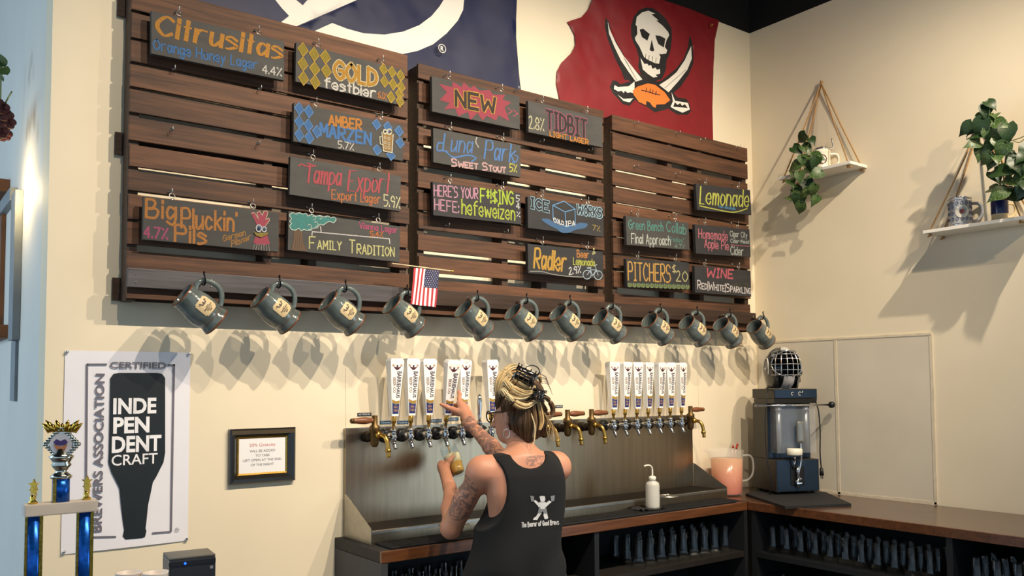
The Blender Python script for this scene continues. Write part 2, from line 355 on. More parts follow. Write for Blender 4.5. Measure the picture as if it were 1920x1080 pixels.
def make_mug():
    t = thing('stoneware_mug', '', 'mug', (0, 0, 0))
    MB().lathe(PR, n=36).build('mug_body', glaze, t, local=True)
    MB().lathe([(.0484, .071), (.0488, .074), (.0462, .0762), (.0455, .0735)], n=36).lathe([(.0495, -.0735), (.0542, -.071), (.0546, -.066), (.053, -.0655)], n=36).lathe([(.0482, -.046), (.0492, -.044), (.0486, -.042)], n=36).build('rust_rim', rust, t, local=True)
    MB().tube(catmull([(.044, 0, .052), (.062, 0, .060), (.083, 0, .053), (.098, 0, .028), (.101, 0, .002), (.092, 0, -.020), (.070, 0, -.038), (.050, 0, -.046)], 5), [.0085]*3+[.0095]*30+[.009]*3, 10).build('handle', glaze, t, local=True)
    g = MB(); n = 12; s = .0285
    for i in range(n):
        for j in range(n):
            a0, a1 = -s+2*s*i/n, -s+2*s*(i+1)/n; b0, b1 = -s+2*s*j/n, -s+2*s*(j+1)/n
            cx, cy = (a0+a1)/2/s, (b0+b1)/2/s
            if abs(cx)**5+abs(cy)**5 > .92: continue
            g.add([onmug(x/.054+.18, z+.002, .0012) for x, z in ((a0, b0), (a1, b0), (a1, b1), (a0, b1))], [(0, 1, 2, 3)])
    g.smooth = False; pt = g.build('patch', patch_m, t, local=True)
    k = MB()
    def st(P, w=.0016):
        P = [Vector((x, 0, z)) for x, z in P]
        for a, b in zip(P[:-1], P[1:]):
            d = (b-a).normalized(); sd = Vector((-d.z, 0, d.x))*w/2
            k.add([onmug(q.x/.054+.18, q.z+.002, .002) for q in (a-sd, b-sd, b+sd, a+sd)], [(0, 1, 2, 3)])
    st([(-.013, .020), (-.008, .008), (0, .012), (.008, .008), (.013, .020)], .004); st([(0, .006), (0, .017)], .005); st([(-.006, -.002), (.007, -.002)], .002)
    for r in range(3):
        ls, W = strokes(['BARRIEHAUS', 'BEER CO', 'TAMPA'][r]); wd = [.036, .022, .012][r]
        for P in ls: st([(-wd/2+q.x*wd/W, -.009-.0065*r+q.y*.0042/6) for q in P], .0008)
    for a in (-.016, .016): st([(a-.002, .017), (a+.002, .013)], .002)
    k.build('patch_print', ink, pt, local=True)
    return t
mug0 = make_mug()
# local Z (mouth) -> up-left, local X (handle) -> up-right, local Y -> away
RM = Matrix(((math.sin(ang), 0, -math.cos(ang)), (0, 1, 0), (math.cos(ang), 0, math.sin(ang)))).transposed()
RM = Matrix(((math.sin(ang), 0, -math.cos(ang)), (0, 1, 0), (math.cos(ang), 0, math.sin(ang))))
ORD = ['first', 'second', 'third', 'fourth', 'fifth', 'sixth', 'seventh', 'eighth', 'ninth', 'tenth', 'eleventh', 'last']
for i, p in enumerate(mugp):
    m = mug0 if i == 0 else copy_tree(mug0)
    m.scale = (1.15, 1.15, 1.15); m.location = p; m.rotation_euler = (Matrix.Rotation(random.uniform(-.05, .05), 3, 'Z') @ Matrix.Rotation(random.uniform(-.04, .04), 3, 'Y') @ RM).to_euler()
    m['label'] = ('blue-grey stoneware mug hanging from the rail, %s from the left' % ORD[i]) if 0 < i < 11 else ['blue-grey stoneware mug on the far left hook of the rail', 'blue-grey stoneware mug on the last hook by the room corner'][i > 0]
    m['group'] = 'stoneware mugs hanging under the pallets'
# ------------------------------------------------------------ chalk signs
YS = 3.438
SC = 0
def px2m(u, v, y=YS): return (at(u, v, 1, y)).dot(Vector(RW[2]))/FPX
eye_r = .0105
class Sign:
    def __init__(s, label, c, mat=None):
        P = [at(u, v, 1, YS) for u, v in c]
        cen = sum(P, Vector())/4; ex = ((P[1]-P[0])+(P[2]-P[3]))/2; ez = ((P[0]-P[3])+(P[1]-P[2]))/2
        W, Hh = ex.length, ez.length; an = math.atan2(ex.z, ex.x)
        s.R = Matrix.Rotation(-an, 3, 'Y'); s.X = s.R @ Vector((1, 0, 0)); s.Z = s.R @ Vector((0, 0, 1)); s.c = cen; s.W = W; s.H = Hh
        s.t = thing('chalk_sign', label, 'sign', tuple(cen-s.Z*Hh/2), 'hanging chalk signs')
        s.board = MB().box((cen.x-W/2, YS, cen.z-Hh/2), (cen.x+W/2, YS+.022, cen.z+Hh/2), .0015, rot=s.R, piv=cen).build('board', mat or board_m, s.t)
        s.L = {}
        for f in (.2, .8):
            b = cen+s.Z*(Hh/2)+s.X*W*(f-.5); b.y = YS+.011
            r = b+Vector((0, 0, .018))
            MB().tube([b-Vector((0, 0, .004)), b+Vector((0, 0, .008))], .0022, 6).tube([r+Vector((math.cos(t)*eye_r, .004*math.sin(t), math.sin(t)*eye_r)) for t in [2*PI*k/14 for k in range(14)]], .0021, 6, closed=True).build('screw_eye', zinc, s.t)
            q = r+Vector((0, 0, eye_r+.001))
            MB().tube(catmull([(q.x+.002, YP-.0015, q.z+.014), (q.x+.001, YP-.012, q.z+.013), (q.x, q.y+.012, q.z+.002), (q.x, q.y, q.z-.003), (q.x-.001, q.y-.009, q.z+.004), (q.x-.002, q.y-.010, q.z+.018)], 3), .0021, 6).cyl((q.x+.002, YP-.004, q.z+.014), (q.x+.002, YP-.0012, q.z+.014), .006, n=8).build('cup_hook', zinc, s.t)
    def mb(s, col, lay=0):
        k = (col, lay)
        if k not in s.L: s.L[k] = MB()
        return s.L[k]
    def P(s, u, v, lay=0):
        return at(u, v, 1, YS-.0006-.001*lay)
    def line(s, col, w, pts, lay=0, smooth=False, closed=False):
        P = [s.P(u, v, lay) for u, v in pts]
        if smooth: P = catmull(P, 4, closed)
        if closed: P = list(P)+[P[0]]
        ribbon(s.mb(col, lay), P, w*px2m(*pts[0]), Vector((0, -1, 0))); return s
    def area(s, col, pts, lay=0, smooth=False):
        LIFT[0] = (LIFT[0]+1) % 24; P = [s.P(u, v, lay)-Vector((0, .00003*LIFT[0], 0)) for u, v in pts]
        if smooth: P = catmull(P, 4, True)
        s.mb(col, lay).add(P, [tuple(range(len(P)))]); return s
    def text(s, txt, u0, v0, u1, v1, h, col, w, lay=0, cap=False, slant=0, calli=False, outline=None, wave=0):
        a, b = s.P(u0, v0, lay), s.P(u1, v1, lay); ex = b-a; ez = Vector((0, 0, 1))*h*px2m(u0, v0); ez += ex.normalized()*slant*ez.length
        S, W = strokes(txt, cap); w = w*px2m(u0, v0)
        for pl in S:
            P = [a+ex*(q.x/W)+ez*(q.y/6)*(1+wave*math.sin(q.x)) for q in pl]
            if outline:
                ribbon(s.mb(outline, lay+1), [p-Vector((0, .001, 0)) for p in P], w*.55, Vector((0, -1, 0)))
            ribbon(s.mb(col, lay), P, w, Vector((0, -1, 0)), calli=Vector((0, 0, 1)) if calli else None)
        return s
    def diam(s, cs, hw, hh, col, edge):
        for u, v in cs:
            q = [(u, v-hh), (u+hw, v+hw*.25), (u, v+hh), (u-hw, v-hw*.25)]
            s.area(col, q); s.line(edge, 1.6, q, 1, closed=True)
        return s
    def circ(s, col, w, u, v, r, lay=1, fill=None, a0=0, a1=2*PI, rx=.8):
        pts = [(u+math.cos(a0+(a1-a0)*k/12)*r*rx, v+math.sin(a0+(a1-a0)*k/12)*r) for k in range(13)]
        if fill: s.area(fill, pts[:-1], lay)
        if w: s.line(col, w, pts, lay+(1 if fill else 0))
        return s
    def done(s):
        for (col, lay), m in s.L.items(): m.build('chalk_drawing', chalk(col), s.board)
def z2(sc, ox, oy, pts): return [(ox+x/sc, oy+y/sc) for x, y in pts]
s = Sign('chalk sign reading Citrusitas Orange Honey Lager in orange script and blue', [(283.4, 20.5), (534, 77), (532, 151.5), (283.8, 99.5)])
s.text('Citrusitas', 294, 64, 527, 111, 36, 'dc9a3c', 6.5, slant=.12, calli=True).text('Orange Honey Lager', 288, 93, 482, 131, 20, '4c86c8', 2.8).text('4.4%', 492, 137, 528, 143, 15, 'ece8e0', 2.2).done()
s = Sign('chalk sign reading Gold Festbier with yellow diamonds at both ends', [(555.5, 80), (758.5, 131), (756, 199), (553.8, 152)])
s.diam([(568, 93), (568, 120), (569, 147), (589, 102), (590, 129), (591, 154), (610, 107), (612, 133)], 9.5, 13, 'a8942e', 'd8b048').diam([(719, 130), (735, 135), (751, 142), (721, 153), (737, 158), (752, 163), (733, 182), (749, 176), (750, 190)], 7.5, 11, 'a8942e', 'd8b048')
s.text('GOLD', 628, 146, 706, 162, 32, 'ecdcae', 9.5).text('GOLD', 628, 146, 706, 162, 32, 'cf9a34', 6, lay=1).text('festbier', 609, 164, 704, 184, 19, 'eeeae0', 3.4).text('6.1%', 708, 183, 724, 187, 12, 'd8843a', 1.8).done()
s = Sign('chalk sign reading Amber Marzen with blue diamonds and a drawn beer mug', [(551.5, 192.5), (757, 235.5), (755, 301.6), (549.5, 265)])
s.diam([(561, 204), (579, 209), (561, 229), (578, 235), (594, 247), (561, 253), (580, 258)], 8.5, 12, '4a7fbe', '6fa0dc').diam([(706, 233), (727, 238), (748, 246), (750, 268), (707, 281), (733, 291)], 8, 10, '4a7fbe', '6fa0dc')
s.text('AMBER', 617, 234, 677, 243, 18, 'd8903c', 4).text('MARZEN', 601, 254, 695, 272, 23, '5088cc', 5).text('5.7%', 634, 277, 663, 282, 13, 'e8e4dc', 1.8)
s.area('b08a50', [(718, 248), (736, 252), (734, 284), (719, 282)], 2).line('ece8d0', 2, [(716, 248), (719, 283), (735, 286), (737, 252)], 3).circ('ece8d0', 2.4, 722, 247, 4, 3).circ('ece8d0', 2.4, 730, 247, 5, 3).line('ece8d0', 1.8, [(717, 255), (712, 257), (713, 270), (718, 272)], 3)
for a, b in ((722, 258), (729, 260), (722, 267), (729, 269), (723, 276), (729, 277)): s.circ('ece8d0', 1, a, b, 2.6, 3)
s.done()
s = Sign('chalk sign reading Tampa Export, Export Lager 5.9% in red script', [(544.3, 292.7), (752, 331), (750.7, 396), (543, 365)])
s.text('Tampa', 572, 342, 638, 348, 35, 'cc5a64', 3, slant=.1, calli=True).text('Export', 652, 358, 729, 362, 38, 'cc5a64', 3, slant=.1, calli=True).line('cc5a64', 2.6, [(560, 311), (566, 308), (575, 312), (592, 311)], smooth=True)
s.text('Export Lager', 622, 373, 713, 382, 17, 'd8804c', 2.2).text('5.9%', 720, 386, 750, 391, 21, 'e8e4b4', 2.2).done()
s = Sign("chalk sign reading Big Pluckin' Pils with a drawn rooster head", [(269, 368), (523, 399), (522.5, 472.7), (268, 449)])
s.text('Big', 274, 407, 329, 411, 33, 'd08c48', 5).text("Pluckin'", 340, 427, 443, 434, 36, 'd08c48', 4.6).text('Pils', 328, 452, 386, 458, 30, 'd08c48', 5).text('4.7%', 270, 445, 314, 449, 20, 'c25c84', 3.4).text('German', 418, 453, 460, 441, 11, 'b8884c', 2).text('Pilsner', 434, 463, 470, 449, 11, 'b8884c', 2)
B = lambda p: z2(6.4, 240, 350, p)
s.area('c05468', B([(1480, 320), (1520, 310), (1565, 390), (1545, 315), (1580, 292), (1612, 345), (1625, 300), (1660, 290), (1680, 312), (1652, 395), (1690, 375), (1700, 402), (1650, 470), (1560, 470)]), smooth=True).line('e0c8b0', 1.3, B([(1480, 320), (1520, 310), (1565, 390), (1545, 315), (1580, 292), (1612, 345), (1625, 300), (1660, 290), (1680, 312), (1652, 395), (1690, 375), (1700, 402), (1650, 470)]), 1)
s.area('c05468', B([(1535, 580), (1670, 580), (1705, 690), (1660, 690), (1640, 710), (1600, 690), (1560, 700), (1505, 670)])).circ('f0ecec', 1.8, 485.5, 428, 6.5, 2, fill='5a80b0').circ('f0ecec', 1.8, 495.5, 430, 5, 2, fill='5a80b0').circ('202020', 0, 485, 429, 3, 4, fill='202024').circ('202020', 0, 495, 431, 2.4, 4, fill='202024')
s.area('a8943e', B([(1505, 535), (1560, 560), (1590, 550), (1640, 560), (1682, 545), (1670, 575), (1600, 610), (1530, 580)]), 4)
for a in range(7): s.line('b0a8a0', 1.2, B([(1520+a*27, 690), (1500+a*33, 755+a*3)]), 1)
s.done()
s = Sign('chalk sign reading Family Tradition with a drawn teal tree', [(540, 395.6), (750, 424.5), (749.4, 492), (540.6, 468.7)])
F8 = lambda p: z2(8, 530, 380, p)
cl = F8([(100, 190), (150, 150), (200, 172), (250, 150), (300, 172), (350, 160), (380, 200), (440, 178), (500, 205), (560, 190), (610, 215), (680, 200), (720, 228), (770, 215), (800, 252), (760, 302), (700, 282), (640, 312), (600, 338), (560, 325), (520, 372), (450, 388), (420, 415), (350, 415), (320, 398), (280, 420), (240, 388), (190, 412), (130, 400), (105, 350), (130, 312), (105, 280), (130, 240)])
s.area('4f9e98', cl, smooth=True).line('d8e8dc', 1.6, cl, 1, smooth=True, closed=True).area('7a604e', F8([(165, 412), (292, 412), (310, 600), (372, 735), (122, 712), (160, 560)]))
for a in range(5): s.line('a08468', .9, F8([(185+a*22, 430), (180+a*26, 560), (155+a*40, 715)]), 1)
for c_ in ((470, 230, 28), (500, 320, 35), (400, 365, 40), (560, 225, 25)): s.circ('d8e8dc', 1.2, 530+c_[0]/8, 380+c_[1]/8, c_[2]/8, 2, a0=-2.5, a1=2)
s.line('e8e4e0', 1.8, F8([(568, 355), (575, 436)])).line('e8e4e0', 2, F8([(438, 490), (445, 435), (1600, 542), (1608, 615)]))
s.text('Family', 580, 466, 639, 469, 22, 'e6e29c', 2.4, cap=True).text('Tradition', 655, 474, 738, 481, 24, 'e6e29c', 2.4, cap=True).text('Vienna Lager', 674, 428, 745, 437, 11, 'c65c84', 2).text('5.4%', 694, 443, 718, 444, 9, 'd8793a', 1.8).done()
s = Sign('chalk sign reading NEW in a red starburst', [(810, 141.7), (974.8, 182), (974, 242), (810, 209.7)])
st_ = [(823, 157), (848, 163.5), (849, 153), (865, 163.5), (869.6, 154), (882, 165.6), (888, 160), (899, 170), (918.5, 169), (924, 177.5), (948, 177.5), (942, 186.5), (959, 192), (946, 201), (955, 227), (934, 216), (930, 226), (912, 217), (905, 226), (895, 212), (882, 225), (877, 210), (859, 218), (854, 203.6), (832.6, 205), (843, 193), (824.5, 187.7), (838, 173.5)]
s.area('b4485c', st_).text('NEW', 855, 198, 928, 211, 28, 'e4b048', 9.5, lay=1).text('NEW', 855, 198, 928, 211, 28, '40332e', 6, lay=2)
s.line('c65c70', 1.6, [(951, 202), (960, 209), (952, 214)]).line('c65c70', 1.6, [(962, 206), (971, 213), (962, 218)]).done()
s = Sign('chalk sign reading Tidbit Light Lager in pink block letters', [(990, 188), (1130, 221.5), (1129.4, 276), (991, 248)])
s.text('2.8%', 992, 240, 1020, 246, 23, 'd8d4ac', 2.2).text('TIDBIT', 1025, 240, 1100, 258, 33, 'b8607c', 8).text('TIDBIT', 1025, 240, 1100, 258, 33, '2c2c2c', 5, lay=1).text('LIGHT LAGER', 1031, 255, 1103, 271, 9, 'd8903c', 2.2, lay=2).done()
s = Sign('chalk sign reading Luna Park Sweet Stout in blue script', [(812, 239), (976, 273), (976.7, 332), (813, 305)])
s.text('Luna', 830, 283, 884, 287, 32, '5c90d4', 2.6, slant=.15, calli=True).text('Park', 908, 297, 964, 305, 34, '5c90d4', 3, slant=.15, calli=True).line('5c90d4', 3, [(832, 270), (822, 268), (820, 282), (834, 283), (850, 295), (876, 291), (892, 296), (884, 303)], smooth=True).line('d0d0cc', 2.2, [(894, 258), (892, 266), (897, 276)], smooth=True).line('5c90d4', 2, [(964, 290), (971, 294), (968, 303), (960, 304)], smooth=True)
s.text('Sweet Stout', 847, 311, 947, 324, 14, 'e2b8b8', 3, cap=True).text('5%', 956, 321, 969, 323, 14, 'd0cc60', 2.2).done()
s = Sign("chalk sign reading Here's your hefe: hefeweizen in pink and lime", [(812.4, 339.7), (975.3, 363), (977.8, 420), (811.4, 404.5)], boardd_m)
s.text("HERE'S YOUR", 814, 367, 896, 373, 20, 'dfa4bc', 2.3).text('F*!$ING', 901, 379, 962, 384, 25, 'c4de48', 3).text('HEFE:', 815, 393, 860, 399, 20, 'dfa4bc', 2.3).text('hefeweizen', 866, 401, 965, 413, 27, 'c4d44c', 3)
s.text('5', 968, 377, 974, 378, 11, 'e8e8e8', 1.7).text('4', 968, 391, 974, 392, 10, 'e8e8e8', 1.7).text('.', 971, 381, 972, 381, 8, 'e8e8e8', 1.7).text('%', 969, 406, 975, 407, 9, 'e8e8e8', 1.5).done()
s = Sign('chalk sign reading Ice Works Cold IPA with a drawn ice cube', [(989.5, 369), (1131.9, 389), (1131.9, 445), (990, 426.8)], boardd_m)
I4 = lambda p: z2(2.8235, 760, 300, p)
s.text('ICE', 996, 389, 1029, 397, 18, 'a8d4ec', 6.5).text('ICE', 996, 389, 1029, 397, 18, '282a2c', 3.8, lay=1).text('WORKS', 1083, 401, 1128, 408, 17, 'b0d8f0', 6).text('WORKS', 1083, 401, 1128, 408, 17, '282a2c', 2.6, lay=1)
s.area('4a78a8', I4([(720, 313), (760, 312), (780, 325), (850, 345), (900, 340), (925, 332), (965, 338), (950, 360), (900, 370), (870, 384), (830, 385), (800, 365), (760, 345)]), smooth=True).line('78b0e4', 1.8, I4([(780, 240), (840, 218), (898, 260), (845, 275), (780, 240), (782, 310), (850, 355), (900, 340), (898, 260)]), 1).line('78b0e4', 1.8, I4([(845, 275), (850, 355)]), 1)
s.text('COLD', 1038, 416, 1057, 423, 8, 'f0f0f0', 1.8, lay=2).text('IPA', 1061, 424, 1078, 423, 9, 'f0f0f0', 1.8, lay=2).text('7%', 1111, 432, 1125, 434, 10, 'b09850', 1.6).done()
s = Sign('chalk sign reading Radler Beer & Lemonade with a drawn bicycle', [(990, 457.6), (1131, 471.5), (1131, 523.8), (990, 511.8)], boardd_m)
s.text('Radler', 1001, 502, 1060, 509, 36, 'dcac48', 4.4, slant=.1).text('Beer', 1082, 482, 1104, 484, 13, 'd89048', 2).text('&', 1111, 477, 1116, 477, 10, 'e8e4a0', 1.4).text('Lemonade', 1075, 496, 1115, 499, 13, 'c6ca58', 2).text('2.9%', 1067, 515, 1089, 511, 13, 'ececec', 2)
s.line('b0b0a8', 1.6, I4([(660, 590), (720, 590), (780, 605), (860, 616), (940, 620)]), smooth=True).circ('c4d8e6', 1.5, 1100.7, 515, 8.2, rx=.95).circ('c4d8e6', 1.5, 1121.5, 516, 8.2, rx=.95)
s.line('c4d8e6', 1.5, [(1100.7, 515), (1108, 506), (1118, 506), (1121.5, 516)]).line('c4d8e6', 1.5, [(1106, 503), (1111, 517), (1118, 506), (1115.5, 498), (1119, 496)]).line('c4d8e6', 2.6, [(1101, 502.5), (1108, 502)]).done()
s = Sign('chalk sign reading Lemonade non alcoholic in yellow script', [(1305.4, 345), (1407.4, 356), (1408, 403.4), (1306.5, 392.8)], boardd_m)
s.text('Lemonade', 1312, 382, 1403, 388, 32, 'd6da5c', 3, slant=.12, calli=True).line('d6da5c', 2, [(1312, 386), (1340, 392), (1375, 398), (1401, 391)], smooth=True).text('non alcoholic', 1348, 389, 1379, 394, 5, '58a8d8', 1.1, lay=1).done()
s = Sign('chalk sign reading Green Bench Collab Final Approach in teal', [(1173.7, 405), (1291, 417), (1293, 469.3), (1175, 458.7)])
s.text('Green Bench', 1179, 429, 1243, 434, 17, '5ca49a', 1.9).text('Collab', 1250, 434, 1286, 440, 19, '5ca49a', 1.9).text('Final Approach', 1184, 456, 1257, 460, 18, 'd0d8d0', 1.9).text('"Helles"', 1256, 453, 1282, 456, 9, '5a9088', 1.3).text('4.7%', 1265, 465, 1284, 466, 7, '7a9c90', 1.3).done()
s = Sign('chalk sign reading Homemade Apple Pie Cigar City Cider in pink and grey', [(1304.7, 421), (1406.4, 430), (1406.4, 482.4), (1303.6, 475)], boardd_m)
s.text('Homemade', 1310, 446, 1364, 451, 17, 'd67888', 2).text('Apple Pie', 1321, 464, 1366, 469, 16, 'd67888', 2).text('Cigar City', 1369, 443, 1401, 446, 10, 'c8d0c8', 1.3).text('Cider+Mead', 1370, 455, 1404, 457, 7, 'c8d0c8', 1.1).line('d67888', 1.1, [(1370, 459), (1404, 462)]).text('Cider', 1370, 477, 1394, 479, 15, 'c8d0c8', 1.8).done()
s = Sign('chalk sign reading Pitchers $20 with a row of spirals', [(1174.4, 485), (1291, 492.5), (1293.7, 542.6), (1175, 538)], boardd_m)
s.text('PITCHERS', 1178, 525, 1257, 529, 33, 'dcaa54', 3).text('$', 1261, 512, 1267, 512, 16, 'e0d090', 1.6).text('20', 1268, 527, 1289, 528, 19, 'd8d090', 2)
for k in range(14): s.circ('a4bc74', 1.3, 1181+k*8.3, 534+k*.3, 4, 0, a0=-1, a1=4.4).circ('a4bc74', 1.1, 1181+k*8.3, 534+k*.3, 1.8, 0)
s.done()
s = Sign('chalk sign reading Wine Red White Sparkling in red and white', [(1302, 497.6), (1407, 508.5), (1409, 556), (1304, 549)], boardd_m)
s.text('WINE', 1325, 519, 1374, 522, 16, 'd66272', 3.4, slant=.15).text('Red|White|Sparkling', 1308, 541, 1407, 551, 15, 'f0e8e6', 1.9, cap=True)
for k in range(40): s.circ('8a8448', 0, 1372+random.random()*32, 531+random.random()*8, .5, 0, fill='8a8448')
s.done()
# empty cup hooks left in the slats
for u, v, k in ((326, 131, 0), (487, 168, 0), (322, 245, 0), (484, 271, 0), (968, 169, 1), (1015, 266, 1), (1106, 282, 1), (838, 424, 1), (948, 436, 1), (1192, 232, 2), (1270, 250, 2), (1317, 263, 2), (1383, 277, 2), (1192, 313, 2), (1270, 327, 2)):
    q = at(u, v, 1, YP-.012)
    MB().tube(catmull([(q.x+.002, YP+.003, q.z+.008), (q.x+.001, YP-.010, q.z+.007), (q.x, YP-.024, q.z-.004), (q.x-.001, YP-.036, q.z), (q.x-.002, YP-.037, q.z+.013)], 3), .0021, 6).cyl((q.x+.002, YP-.002, q.z+.008), (q.x+.002, YP+.001, q.z+.008), .006, n=8).build('cup_hook', zinc, pallets[k][0])
# ------------------------------------------------------------ flags
def wr(x, z, amp, seed):
    p = Vector((x*1.3+seed, z*.9, seed)); f = noise.noise(p)*.6+noise.noise(p*2.7)*.3
    f += .35*abs(noise.noise(Vector((x*3.5+z*2.2, z*1.2-x*.8, seed+4))))+.22*abs(noise.noise(Vector((x*8-z*3, z*9+x*2, seed+8))))
    return -abs(f)*amp*max(0., min(1., (z-FZ[0])/.15))
FZ = [H+1.56]
def flag(name, label, outline, layers, mats, y, amp, seed, step=.03, extra=None):
    """outline and layers are lists of (x, z); the later layer wins"""
    polys = [outline]+[p for p, _ in layers]; V = []; E = []
    for P in polys:
        n0 = len(V); m = len(P); V += [Vector(q) for q in P]; E += [(n0+i, n0+(i+1) % m) for i in range(m)]
    xs_ = [p[0] for p in outline]; zs_ = [p[1] for p in outline]
    x = min(xs_)
    while x < max(xs_):
        z = min(zs_)
        while z < max(zs_):
            q = (x+random.uniform(-.004, .004), z+random.uniform(-.004, .004))
            if inpoly(*q, outline): V.append(Vector(q))
            z += step
        x += step
    r = delaunay_2d_cdt(V, E, [], 0, 1e-5); vo, fo = r[0], r[2]
    mb = MB(); idx = []; F = []
    for f in fo:
        cx = sum(vo[i][0] for i in f)/len(f); cz = sum(vo[i][1] for i in f)/len(f)
        if not inpoly(cx, cz, outline): continue
        mi = 0
        for P, k in layers:
            if inpoly(cx, cz, P): mi = k
        F.append(f); idx.append(mi)
    mb.add([Vector((v[0], y+wr(v[0], v[1], amp, seed), v[1])) for v in vo], F); mb.m = idx; mb.sm = [True]*len(F)
    t = thing(name, label, 'flag', (sum(xs_)/len(xs_), y, min(zs_)), 'sports flags above the pallets')
    o = mb.build('flag_cloth', mats, t)
    if extra: extra(t)
    return t
pl = lambda pts: [(lambda q: (q.x, q.z))(at(u, v, 1, YW-.02)) for u, v in pts]
navy = M('flag_navy', '#09143c', .55, amt=.12, scale=6); fwhite = M('flag_white', '#e2ddd2', .6, amt=.02)
fred = M('flag_red', '#7c141d', .5, amt=.10, scale=6); fblk = M('flag_black', '#1c1a1c', .6); forg = M('flag_orange', '#f07a30', .6, amt=.05)
A = lambda p: pl(z2(3.4286, 440, 0, p))
outer = A([(1000, 352), (1080, 346), (1180, 325), (1280, 282), (1370, 210), (1440, 130), (1475, 60), (1480, 0)])
def fitc(P):
    m = np.array([[2*x, 2*z, 1] for x, z in P]); b = np.array([x*x+z*z for x, z in P]); s_ = np.linalg.lstsq(m, b, rcond=None)[0]
    return s_[0], s_[1], math.sqrt(s_[2]+s_[0]**2+s_[1]**2)
inner = A([(720, 185), (830, 215), (960, 225), (1080, 205), (1190, 160), (1270, 100), (1320, 40), (1345, 0)])
oc, ic = fitc(outer), fitc(inner)
def arc(c, a0, a1, n): return [(c[0]+math.cos(a0+(a1-a0)*k/n)*c[2], c[1]+math.sin(a0+(a1-a0)*k/n)*c[2]) for k in range(n+1)]
A0, A1 = math.radians(-122), math.radians(62)
bolt = A([(275, 0), (310, 45), (358, 95), (275, 160), (360, 182), (785, 0), (1010, -110), (820, -120), (468, 0), (443, 30), (410, 0), (300, -110), (200, -100)])
st0, st1 = A([(500, 203)])[0], A([(627, 148)])[0]
ring = [st1]+[p for p in inner]+[q for q in arc(ic, math.atan2(inner[-1][1]-ic[1], inner[-1][0]-ic[0]), A1, 14)][1:]+arc(oc, A1, math.atan2(outer[-1][1]-oc[1], outer[-1][0]-oc[0]), 14)[:-1]+outer[::-1]+A([(900, 345), (740, 310), (600, 262)])+[st0]
xl = at(250, 0, 1, YW-.02).x+.02; ztop = H+2.30; zb = H+1.49
rt = pl([(969.4, -160), (969.4, 0), (968, 35), (968.5, 70), (971, 105), (975, 140), (981, 178), (982, 195)])
of = [(xl, ztop)]+[(xl, zb), (xl+.9, zb)]+[(rt[-1][0], zb)]+rt[::-1][1:]
of[-1] = (rt[0][0], ztop)
def reg(t):
    m = MB(); c = Vector(); q = at(829, 91, 1, YW-.04); R_ = .021
    m.tube([q+Vector((math.cos(a)*R_, 0, math.sin(a)*R_)) for a in [2*PI*k/18 for k in range(18)]], .0025, 6, closed=True)
    ptext(m, 'R', q+Vector((-.009, 0, -.012)), (.018, 0, 0), (0, 0, .024), .02); m.build('registered_mark', fwhite, t)
flag('banner_flag', 'navy blue flag with a white lightning bolt circle behind the left pallets', of, [(ring, 1), (bolt, 1)], [navy, fwhite], YW-.006, .04, 3.1, .035, reg)
B4 = lambda p: pl([(1030+x/4, y/4) for x, y in p])
ro = pl([(1111, 0), (1105, 17), (1092.5, 31), (1073.7, 37), (1066, 40), (1071.7, 48), (1080, 64.6), (1081, 83), (1073.7, 98), (1055, 117), (1046.7, 133), (1045.6, 156), (1051, 181), (1058, 205), (1100, 232), (1200, 255), (1340, 292), (1340, 260), (1338.5, 200), (1339, 125), (1341, 75), (1349.5, 37.5), (1330, 31), (1290, 16), (1241, 0), (1195, -20), (1125, -30)])
LB = [[(605, 200), (625, 130), (665, 80), (720, 57), (770, 60), (820, 95), (870, 145), (915, 215), (920, 290), (915, 370), (900, 420), (885, 450), (880, 520), (850, 590), (760, 620), (690, 560), (665, 500), (670, 440), (650, 370), (625, 320), (608, 270)],
 [(420, 130), (450, 165), (470, 250), (520, 340), (580, 450), (640, 520), (700, 570), (760, 620), (640, 660), (600, 600), (570, 600), (540, 520), (500, 440), (470, 370), (440, 290), (420, 200)],
 [(480, 600), (510, 605), (540, 630), (600, 610), (645, 640), (655, 740), (610, 790), (560, 780), (520, 740), (480, 700), (460, 650)],
 [(1050, 260), (1075, 320), (1085, 420), (1080, 480), (1050, 560), (990, 650), (930, 700), (880, 690), (800, 620), (850, 600), (900, 560), (960, 510), (1010, 440), (1040, 350)],
 [(930, 690), (960, 730), (1030, 740), (1060, 780), (1070, 830), (1040, 860), (960, 860), (900, 820), (880, 780)],
 [(610, 680), (660, 625), (740, 600), (820, 610), (880, 650), (930, 720), (935, 785), (880, 820), (800, 840), (740, 800), (680, 770), (625, 725)]]
